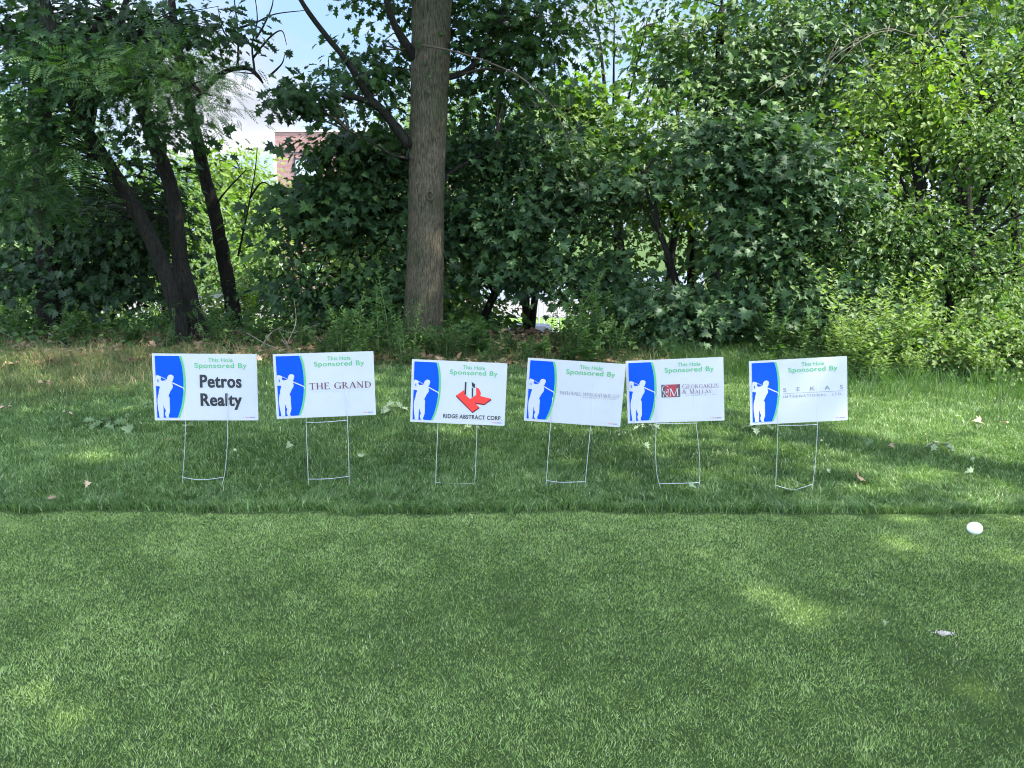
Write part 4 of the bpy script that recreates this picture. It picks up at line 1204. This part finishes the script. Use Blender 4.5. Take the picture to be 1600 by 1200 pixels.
for label, key, (sx, sz_, roll, yaw, pit, wd, Yd), (ox, oy), legs, bars in SIGNS:
    root = thing('lawn_sign', label, 'sign', (sx, Yd, 0), 'sponsor signs along the lawn')
    w, h, th = wd, wd / 1.5, 0.004
    rot = Matrix.Rotation(yaw, 4, 'Z') @ Matrix.Rotation(pit, 4, 'X') @ Matrix.Rotation(roll, 4, 'Y')
    # panel: a thin sheet, slightly bulged where the stake wires run inside it
    pb = MB()
    us = np.unique(np.concatenate([np.linspace(0, 1, 25), [.268, .275, .282, .290, .297], [.678, .685, .692, .70, .707]]))
    vs = np.linspace(0, 1, 9)
    def bulge(u, v):
        r_ = 0.0
        for c in (.2825, .6925):
            r_ += 0.0011 * math.exp(-((u - c) / .006) ** 2) * (1 if v > .45 else max(0, 1 - (.45 - v) / .12))
        return r_
    Vf = [((u - .5) * w, -th / 2 - bulge(u, v), (.5 - v) * h) for v in vs for u in us]
    Vb = [((u - .5) * w, th / 2, (.5 - v) * h) for v in vs for u in us]
    nu, nv = len(us), len(vs)
    q = np.arange(nu * (nv - 1)).reshape(nv - 1, nu)[:, :-1].ravel()
    Ff = np.stack([q, q + nu, q + nu + 1, q + 1], 1)
    k0 = nu * nv
    Fb = Ff[:, ::-1] + k0
    ring = list(range(nu)) + [nu * j + nu - 1 for j in range(1, nv)] + list(range(nu * nv - 2, nu * (nv - 1) - 1, -1)) + [nu * j for j in range(nv - 2, 0, -1)]
    ring = np.array(ring); nx_ = np.roll(ring, -1)
    Fs = np.stack([ring, nx_, nx_ + k0, ring + k0], 1)
    pb.add(np.array(Vf + Vb), [Ff, Fb, Fs])
    panel = pb.build('panel', M['panel'], root)
    panel.location = (0, 0, sz_)
    panel.rotation_euler = rot.to_euler()
    A = Print(panel, w, h, th / 2 + 0.0013)
    A.poly('blue_field', 'blue', [zuv([(65, 65)] + BLUE_R + [(108, 1120)])], 1)
    A.poly('green_band', 'green', [zuv(GREEN_R + BLUE_R[::-1])], 1)
    A.poly('golfer_emblem', 'white', [zuv(GOLFER)] + [zuv(c) for c in CLUB], 2)
    A.poly('arm_gap', 'blue', [zuv(HOLE)], 3)
    A.text('heading', 'green', TXT['This Hole'], .534, .768, .058, .120)
    A.text('heading', 'green', TXT['Sponsored By'], .400, .902, .133, .232)
    A.put('printer_mark', 'pink', *tick_row(.870, .917, .945, .960, 6, 3))
    A.put('printer_mark', 'navy', *tick_row(.920, .970, .945, .962, 6, 4))
    if key == 'petros':
        for nm, v0, v1 in (('Petros', .310, .507), ('Realty', .590, .840)):
            V_, F_ = TXT[nm]
            d_ = np.array([0.016, 0.0])
            A.text('lettering', 'black', (np.concatenate([V_ - d_, V_ + d_]), F_ + [tuple(len(V_) + j for j in f) for f in F_]), .446, .848, v0, v1, stagger=True)
    elif key == 'grand':
        A.text('lettering', 'plum', glyphs('THE GRAND', 1.8), .343, .963, .462, .566, stagger=True)
        A.poly('rule', 'lgrey', quad(.341, .545, .583, .589) + quad(.745, .958, .583, .589))
        A.put('small_print', 'lgrey', *tick_row(.562, .645, .580, .602, 8, 5))
        A.put('small_print', 'lgrey', *tick_row(.660, .738, .580, .602, 7, 6))
    elif key == 'ridge':
        A.text('lettering', 'black', TXT['ridge'], .347, .966, .846, .913)
        lg = A.poly('logo_letter', 'red', [[(.478, .542), (.559, .450), (.571, .529), (.623, .594), (.644, .574), (.686, .521), (.684, .399), (.706, .412), (.721, .440), (.732, .476), (.735, .510), (.729, .536), (.846, .572), (.777, .660), (.675, .644), (.690, .669), (.723, .714), (.653, .794)]], 1)
        A.poly('logo_edge', 'darkred', [[(.478, .542), (.653, .794), (.723, .714), (.727, .734), (.656, .816), (.476, .567)], [(.675, .644), (.777, .660), (.846, .572), (.848, .597), (.777, .680), (.684, .664)]], 1)
        A.poly('logo_tower', 'white', [[(.579, .323), (.603, .322), (.629, .320), (.640, .366), (.643, .567), (.623, .588), (.580, .531)], [(.651, .412), (.683, .408), (.686, .521), (.653, .556)]], 2)
        A.poly('logo_tower', 'black', [[(.564, .320), (.580, .323), (.580, .531), (.564, .512)], [(.634, .318), (.671, .353), (.669, .411), (.648, .401), (.638, .373)], [(.637, .416), (.653, .410), (.654, .552), (.641, .570)]], 3)
        A.poly('logo_tower', 'lgrey', [[(.612, .355), (.628, .355), (.630, .575), (.623, .583), (.604, .558), (.604, .390)], [(.6175, .222), (.6215, .222), (.626, .330), (.634, .345), (.634, .358), (.606, .358), (.606, .345), (.613, .330)]], 3)
    elif key == 'pav':
        A.text('lettering', 'violet', glyphs('PAVLOUNIS, SFOUGGATAKIS, LLP', 1.2, 0.10), .352, .962, .484, .548, stagger=True)
        A.text('small_print', 'grey', TXT['att'], .593, .925, .552, .572)
    elif key == 'gm':
        A.poly('logo_square', 'charcoal', quad(.360, .553, .399, .599), 1)
        A.poly('logo_square', 'maroon', [[(.392, .401), (.524, .401), (.504, .597), (.414, .597)]], 2)
        A.text('logo_letter', 'white', glyphs('G', 0.95), .366, .440, .410, .528, 3, True)
        A.text('logo_letter', 'white', glyphs('M', 1.25), .440, .540, .462, .585, 3, True)
        A.text('logo_letter', 'white', glyphs('&', 0.95), .374, .440, .494, .606, 4, True)
        A.text('lettering', 'rose', glyphs('Georgaklis', 1.4, 0.05, 0.82), .577, .945, .398, .476, stagger=True)
        A.text('lettering', 'rose', glyphs('& Mallas', 1.4, 0.05, 0.82), .576, .869, .486, .558, stagger=True)
        A.text('small_print', 'lgrey', glyphs('PLLC', 1.0), .880, .938, .512, .546, stagger=True)
        A.text('small_print', 'grey', TXT['att'], .609, .918, .572, .592)
    else:
        A.text('lettering', 'grey', TXT['sekas'], .344, .955, .443, .505)
        A.poly('rule', 'grey', quad(.342, .954, .532, .536))
        A.text('lettering', 'grey', TXT['int'], .342, .952, .562, .602)
    # wire stake: two legs pushed into the turf and the welded bars between them
    fl = rot @ Vector((0, 0, -h / 2)) + Vector((sx, Yd, sz_))
    def pt(q):
        px, py = q[0] * K + ox, q[1] * K + oy
        g_ = at(px, py, Yd)
        f = min(1, max(0, g_.z / max(0.05, fl.z)))
        return np.array(at(px, py, Yd + (fl.y - Yd) * f) - Vector((sx, Yd, 0)))
    for lg in legs:
        P = [pt(q) for q in lg]
        up = np.array((rot @ Vector((0, 0, 1)))[:])
        P = [P[0] + up * 0.16 + np.array([0, 0.0012, 0])] + P + [P[-1] + np.array([0, 0.01, -0.06])]
        mb = MB(); tube(mb, P, [0.0016] + [0.0018] * (len(P) - 1), 8, 6)
        mb.build('stake_leg', M['wire'], root, True)
    for br in bars:
        P = [pt(q) + np.array([0, -0.004, 0]) for q in br]
        mb = MB(); tube(mb, P, [0.0018] * len(P), 8, 5)
        mb.build('stake_bar', M['wire'], root, True)

# ------------------------------------------------------------------ tee marker, sand, fallen leaves
p = on_ground(1523, 824, 0.036)
bm_ = MB()
nr, ns = 20, 40
th_ = np.linspace(0, np.pi, nr + 1); ph = np.linspace(0, 2 * np.pi, ns, endpoint=False)
A_, B_ = np.meshgrid(th_, ph, indexing='ij')
sc_ = 1 + 0.07 * np.cos(A_)
V = np.stack([np.sin(A_) * np.cos(B_) * .0345 * sc_, np.sin(A_) * np.sin(B_) * .0345 * sc_, np.cos(A_) * .040], -1).reshape(-1, 3)
i = np.arange(nr)[:, None] * ns + np.arange(ns)[None]
j = np.arange(nr)[:, None] * ns + (np.arange(ns)[None] + 1) % ns
bm_.add(V, np.stack([i, i + ns, j + ns, j], -1).reshape(-1, 4))
o = bm_.build('tee_marker', M['marker'], None, True)
o.location = (p.x, p.y, 0.031)
o.rotation_euler = (0.15, R(100), R(8))
tag(o, 'white egg-shaped tee marker lying on the short grass', 'tee marker')

mb = MB()
n = 420
r_ = np.abs(rng.normal(0, .55, n)); a = rng.random(n) * 2 * np.pi
irr = 1 + 0.3 * np.sin(3 * a + 1) + 0.2 * np.sin(5 * a)
P = np.stack([SAND.x + r_ * np.cos(a) * 0.032 * irr, SAND.y + r_ * np.sin(a) * 0.013 * irr, 0.002 + 0.007 * rng.random(n)], 1)
s = 0.0013 + 0.0014 * rng.random(n)
tet = np.array([(1, 1, 1), (-1, -1, 1), (-1, 1, -1), (1, -1, -1)], float)
V = P[:, None] + s[:, None, None] * tet[None]
F = (np.arange(n)[:, None, None] * 4 + np.array([(0, 1, 2), (0, 3, 1), (0, 2, 3), (1, 3, 2)])[None]).reshape(-1, 3)
mb.add(V.reshape(-1, 3), F, np.repeat(rng.random(n), 4))
M['sand'] = leafy('sand_grain', [(0, (0.40, 0.35, 0.29)), (1, (0.70, 0.64, 0.57))], trans=0.0, rough=0.9, spec=0.2)
o = struct(mb.build('sand_patch', M['sand']), 'stuff')

M['leaf_tan'] = leafy('dry_tan_leaf', [(0, (0.22, 0.15, 0.09)), (1, (0.40, 0.30, 0.19))], trans=0.1, tcol=(1, .9, .7), rough=0.75, spec=0.2)
M['leaf_pale'] = leafy('pale_green_leaf', [(0, (0.15, 0.21, 0.10)), (1, (0.32, 0.38, 0.21))], trans=0.2, tcol=(1.1, 1.1, .7), rough=0.55, spec=0.4)
M['leaf_green'] = leafy('fresh_green_leaf', [(0, (0.055, 0.105, 0.035)), (1, (0.16, 0.23, 0.09))], trans=0.25, rough=0.5, spec=0.4)


def fallen(px, py, wpx, n, mat, label, seed):
    z = 0.052 if py < 800 else 0.018
    p = on_ground(px, py, z)
    r = np.random.default_rng(seed)
    wd = wpx / FPX * p.y * 1.05
    size = wd * (0.95 if n == 1 else 0.30)
    lf = MB()
    off = r.uniform(-.36, .36, n) * wd * (n > 1)
    P = np.stack([off, r.normal(0, .14 * wd, n) * (n > 1), 0.008 + 0.02 * r.random(n) * (n > 1) + 0.006], 1)
    a = r.random(n) * 6.28
    D = np.stack([np.cos(a), np.sin(a), r.normal(0.1, .25, n)], 1)
    if n > 1:
        D[:, 0] += np.sign(off) * 0.8
    N = unit(r.normal(0, .32, (n, 3)) + [0, -.35, 1])
    P = P - D * (0.45 * size * (n == 1))
    put_leaves(lf, OAK if n > 1 else (MAPLE if seed % 2 else OAK), P, D, N, size * (0.8 + 0.4 * r.random(n)), r.random(n), curl=0.5, fold=0.55)
    if n > 1:
        t = thing('fallen_leaves', label, 'leaves', (p.x, p.y, z - 0.01), 'fallen leaves on the lawn')
        lf.build('leaves', M[mat], t)
        tw = MB()
        tube(tw, [np.array([-wd * .3, 0, .012]), np.array([0, .02, .03]), np.array([wd * .34, -.01, .015])], [.004, .003, .002], 5, 4)
        tw.build('twig', M['twig'], t, True)
    else:
        o = lf.build('fallen_leaf', M[mat])
        o.location = (p.x, p.y, z - 0.004)
        tag(o, label, 'leaf', 'fallen leaves on the lawn')


for q in [(160, 661, 58, 12, 'leaf_green', 'dark green oak twig with leaves lying left of the Petros Realty sign'),
          (196, 671, 20, 1, 'leaf_pale', 'pale leaf just right of the dark green oak twig'),
          (8, 639, 22, 4, 'leaf_tan', 'tan curled leaves at the foot of the dry grass bank'),
          (72, 599, 30, 6, 'leaf_tan', 'tan dead leaves caught in the dry grass bank'),
          (107, 646, 20, 2, 'leaf_tan', 'two small tan leaves below the dry grass'),
          (235, 635, 28, 5, 'leaf_green', 'dark leaf sprig half behind the left edge of the Petros Realty sign'),
          (617, 640, 44, 9, 'leaf_pale', 'pale green oak sprig on the grass between THE GRAND sign and the red logo sign'),
          (741, 667, 42, 6, 'leaf_pale', 'yellowish leaves right under the red logo sign'),
          (874, 669, 14, 2, 'leaf_pale', 'two pale leaves under the tilted violet-lettered sign'),
          (973, 677, 22, 3, 'leaf_pale', 'pale broad leaf on the grass below the gap between the two close signs'),
          (1008, 669, 44, 7, 'leaf_pale', 'pale curled leaves under the G and M sign'),
          (1188, 667, 44, 7, 'leaf_pale', 'pale and dark leaves under the left corner of the SEKAS sign'),
          (1300, 667, 22, 3, 'leaf_green', 'dull green leaves under the right end of the SEKAS sign'),
          (1279, 690, 16, 2, 'leaf_pale', 'pale leaf beside the right stake leg of the SEKAS sign'),
          (1466, 697, 50, 11, 'leaf_pale', 'large pale silvery oak sprig lying right of all the signs'),
          (1392, 697, 14, 1, 'leaf_tan', 'small tan leaf left of the large silvery oak sprig'),
          (1529, 658, 14, 1, 'leaf_tan', 'tan upright curled leaf at the edge of the sunny grass'),
          (1569, 660, 10, 1, 'leaf_tan', 'tiny tan leaf in the sunny grass, rightmost of the pair'),
          (1344, 745, 18, 1, 'leaf_tan', 'reddish tan leaf below and right of the SEKAS sign'),
          (1513, 738, 14, 1, 'leaf_pale', 'pale green leaf on the rough grass above the tee marker'),
          (1520, 718, 9, 1, 'leaf_pale', 'small whitish leaf between the silvery oak sprig and the tee marker'),
          (1295, 735, 9, 1, 'leaf_pale', 'small pale leaf right of the SEKAS sign stake'),
          (1360, 692, 14, 1, 'leaf_green', 'dull green leaf left of the small tan leaf'),
          (1500, 653, 12, 1, 'leaf_green', 'dull green leaf next to the tan upright leaf'),
          (1082, 761, 12, 1, 'leaf_pale', 'pale leaf beside the lower bar of the G and M sign stake'),
          (1010, 697, 10, 1, 'leaf_pale', 'small silvery leaf in the grass left of the G and M sign stake'),
          (566, 711, 12, 1, 'leaf_pale', 'pale green leaf right of THE GRAND sign stake'),
          (452, 697, 9, 1, 'leaf_pale', 'thin white leaf left of THE GRAND sign stake'),
          (295, 664, 16, 1, 'leaf_pale', 'pale leaf under the lower edge of the Petros Realty sign'),
          (263, 688, 9, 1, 'leaf_tan', 'small reddish leaf left of the Petros Realty sign stake'),
          (366, 704, 7, 1, 'leaf_pale', 'tiny white leaf right of the Petros Realty sign stake'),
          (81, 779, 14, 1, 'leaf_tan', 'brown leaf in the rough close to the mown edge at the left'),
          (137, 758, 9, 1, 'leaf_tan', 'small tan leaf in the rough left of the Petros Realty sign'),
          (331, 811, 16, 1, 'leaf_green', 'dark green leaf on the short grass just in front of the mown edge'),
          (1384, 975, 10, 1, 'leaf_pale', 'pale leaf on the short grass left of the sand patch')]:
    fallen(*q[:6], seed=int(q[0] * 7 + q[1]))

# ------------------------------------------------------------------ beyond the trees: lawn strip, car park, fence, car, brick building
M['asphalt'] = plain('pale_concrete', (0.13, 0.128, 0.12), 0.9, 0.2, noise=0.15, scale=0.8)
M['lawn_far'] = plain('far_lawn', (0.09, 0.15, 0.035), 0.9, 0.1, noise=0.35, scale=1.5)
M['fence'] = plain('grey_painted_boards', (0.30, 0.33, 0.38), 0.6, 0.3, noise=0.08, scale=3)
M['post'] = plain('galvanised_post', (0.55, 0.56, 0.56), 0.5, 0.4)
mb = MB()
q = np.array([(-30, 42.5), (30, 42.5), (30, 58), (-30, 58)], float)
mb.add(np.c_[q, np.full(4, LOW + 0.03)], np.array([[0, 1, 2, 3]]))
struct(mb.build('car_park', M['asphalt']))
mb = MB()
q = np.array([(-30, 32), (30, 32), (30, 42.49), (-30, 42.49)], float)
mb.add(np.c_[q, np.full(4, LOW + 0.02)], np.array([[0, 1, 2, 3]]))
struct(mb.build('far_lawn', M['lawn_far']))
for xx in (842, 850, 872, 806, 772):
    pb = MB()
    pp = at(xx, 500, 31.5)
    tube(pb, [np.array([pp.x, 31.5, LOW]), np.array([pp.x, 31.5, LOW + 1.9])], [0.03, 0.03], 8, 1)
    box(pb, (pp.x - .04, 31.46, LOW + 1.9), (pp.x + .04, 31.54, LOW + 1.96))
    tag(pb.build('fence_post', M['post'], origin=(pp.x, 31.5, LOW)), 'slim pale post seen beyond the weeds under the maples', 'post', 'slim pale posts beyond the trees').location = (pp.x, 31.5, LOW)
t = thing('board_fence', 'grey upright board fence along the far side of the pale car park', 'fence', (4.0, 52, LOW))
mb = MB()
for k in range(60):
    box(mb, (-9 + k * .3, 0, .1), (-9 + k * .3 + .27, .03, 2.0 + 0.02 * (k % 3)))
mb.build('boards', M['fence'], t)
for k in range(8):
    mb = MB(); box(mb, (-9.02 + k * 2.55, .04, 0), (-8.9 + k * 2.55, .16, 2.1)); mb.build('post', M['post'], t)
mb = MB(); box(mb, (-9, .031, .5), (9, .075, .6)); box(mb, (-9, .031, 1.5), (9, .075, 1.6)); mb.build('rail', M['fence'], t)

# parked car: only its roof shows above the bank
M['car'] = plain('dark_car_paint', (0.020, 0.024, 0.034), 0.25, 0.6)
M['glass'] = plain('dark_glass', (0.02, 0.025, 0.03), 0.08, 0.6)
M['tyre'] = plain('tyre', (0.02, 0.02, 0.02), 0.85, 0.2)
M['rim'] = plain('alloy', (0.5, 0.5, 0.52), 0.35, 0.5, 0.8)
M['lamp'] = plain('lamp_red', (0.35, 0.02, 0.02), 0.2, 0.5)
M['lampw'] = plain('lamp_clear', (0.7, 0.7, 0.7), 0.15, 0.6)
pc = at(828, 512, 28.6)
t = thing('parked_car', 'dark car whose roof shows through the gap under the maples', 'car', (pc.x, 28.6, LOW), rot=(0, 0, R(82)))
prof = [(-2.2, .32), (2.2, .32), (2.25, .62), (2.1, .80), (1.15, .92), (.45, 1.36), (.0, 1.42), (-.7, 1.40), (-1.45, 1.02), (-2.15, .98), (-2.25, .6)]
prof = [(a, c * 1.0) for a, c in prof]
V, F = [], []
secs = [(-.86, 0), (-.80, .0), (.80, .0), (.86, 0)]
for y_, s in [(-.88, .94), (-.80, 1.0), (.80, 1.0), (.88, .94)]:
    for a, c in prof:
        yy = y_ * (0.80 if c > 1.1 else 1.0)
        V.append((a * (s if abs(y_) > .85 else 1), yy, .32 + (c - .32) * (0.97 if abs(y_) > .85 else 1.0)))
m_ = len(prof)
cb = MB()
jj = np.arange(m_); kk = (jj + 1) % m_
cb.add(V, [np.concatenate([np.stack([s * m_ + jj, s * m_ + kk, (s + 1) * m_ + kk, (s + 1) * m_ + jj], 1) for s in range(3)]), np.array([jj[::-1]]), np.array([3 * m_ + jj])])
cb.build('body', M['car'], t)
for nm, a0, c0, a1, c1 in (('windscreen', 1.08, .955, .50, 1.325), ('rear_window', -1.40, 1.045, -.78, 1.36)):
    sg = 1 if a0 > 0 else -1
    wv = [(a0 + .012 * sg, -.66, c0 + .012), (a0 + .012 * sg, .66, c0 + .012), (a1 + .012 * sg, .58, c1 + .012), (a1 + .012 * sg, -.58, c1 + .012)]
    wb = MB(); wb.add(wv, np.array([[0, 1, 2, 3]])); wb.build(nm, M['glass'], t)
for sg in (-1, 1):
    wb = MB(); wb.add([(.95, sg * .868, .97), (-1.2, sg * .868, 1.0), (-.72, sg * .722, 1.33), (.38, sg * .722, 1.33)], np.array([[0, 1, 2, 3]])); wb.build('side_window', M['glass'], t)
    for a in (-1.35, 1.4):
        wb = MB(); tube(wb, [np.array([a, sg * .90, .33]), np.array([a, sg * .70, .33])], [.33, .33], 24, 1); wl = wb.build('wheel', M['tyre'], t)
        wb = MB(); tube(wb, [np.array([a, sg * .912, .33]), np.array([a, sg * .88, .33])], [.2, .2], 16, 1); wb.build('rim', M['rim'], wl)
    wb = MB(); box(wb, (2.14, sg * .62 - .16, .62), (2.262, sg * .62 + .16, .74)); wb.build('headlight', M['lampw'], t)
    wb = MB(); box(wb, (-2.262, sg * .66 - .14, .70), (-2.14, sg * .66 + .14, .86)); wb.build('tail_light', M['lamp'], t)

# brick building
m, nt, bsdf = material('red_brown_brick')
tcn = nt.nodes.new('ShaderNodeTexCoord')
br = nt.nodes.new('ShaderNodeTexBrick')
br.inputs['Color1'].default_value = (0.20, 0.085, 0.075, 1)
br.inputs['Color2'].default_value = (0.27, 0.12, 0.105, 1)
br.inputs['Mortar'].default_value = (0.32, 0.26, 0.24, 1)
br.inputs['Scale'].default_value = 1.0
br.inputs['Mortar Size'].default_value = 0.008
br.inputs['Brick Width'].default_value = 0.215
br.inputs['Row Height'].default_value = 0.075
sep = nt.nodes.new('ShaderNodeSeparateXYZ'); com = nt.nodes.new('ShaderNodeCombineXYZ')
nt.links.new(tcn.outputs['Object'], sep.inputs[0])
sm = nt.nodes.new('ShaderNodeMath'); sm.operation = 'ADD'
nt.links.new(sep.outputs['X'], sm.inputs[0]); nt.links.new(sep.outputs['Y'], sm.inputs[1])
nt.links.new(sm.outputs[0], com.inputs['X']); nt.links.new(sep.outputs['Z'], com.inputs['Y'])
nt.links.new(com.outputs[0], br.inputs['Vector'])
nt.links.new(br.outputs['Color'], bsdf.inputs['Base Color'])
bsdf.inputs['Roughness'].default_value = 0.9
M['brick'] = m
M['trim'] = plain('pale_grey_trim', (0.50, 0.50, 0.48), 0.6, 0.3)
M['dframe'] = plain('dark_window_frame', (0.03, 0.032, 0.035), 0.5, 0.4)
M['pane'] = plain('reflecting_pane', (0.35, 0.42, 0.42), 0.06, 1.0)
YB = 52.0
c0 = at(429, 206, YB)
BH = c0.z - LOW
t = thing('brick_building', 'red-brown brick building with dark-framed windows behind the dark large-leaved maple', 'building', (c0.x, YB, LOW))
mb = MB(); box(mb, (0, 0, 0), (13, 14, BH)); mb.build('wall', M['brick'], t)
mb = MB(); box(mb, (-.22, -.05, BH), (13.2, 14.2, BH + .16)); mb.build('coping', M['trim'], t)
mb = MB(); box(mb, (-.20, -.06, 0), (-.004, .3, BH - .002)); mb.build('corner_trim', M['trim'], t)
mb = MB(); box(mb, (0, -.03, BH - 1.32), (13, -.003, BH - 1.24)); mb.build('joint_band', M['dframe'], t)
for zz in (BH - 3.0, BH - 6.3, BH - 9.6):
    for q_ in range(3):
        x0 = 1.15 + q_ * 3.9
        mb = MB()
        for lo, hi in (((x0, -.04, zz), (x0 + .1, -.004, zz + 1.35)), ((x0 + 1.6, -.04, zz), (x0 + 1.7, -.004, zz + 1.35)), ((x0 + .1, -.04, zz), (x0 + 1.6, -.004, zz + .09)), ((x0 + .1, -.04, zz + 1.26), (x0 + 1.6, -.004, zz + 1.35)), ((x0 + .72, -.038, zz + .09), (x0 + .80, -.004, zz + 1.26))):
            box(mb, lo, hi)
        w_ = mb.build('window', M['dframe'], t)
        for a0, a1 in ((.1, .72), (.80, 1.6)):
            mb = MB(); box(mb, (x0 + a0 + .002, -.02, zz + .092), (x0 + a1 - .002, -.003, zz + 1.258)); mb.build('pane', M['pane'], w_)
mb = MB(); tube(mb, [np.array([-.9, .4, BH - 1.05]), np.array([-.2, .4, BH - .95])], [.05, .05], 8, 2); box(mb, (-1.25, .28, BH - 1.12), (-.85, .52, BH - 1.02)); mb.build('wall_lamp', M['trim'], t)
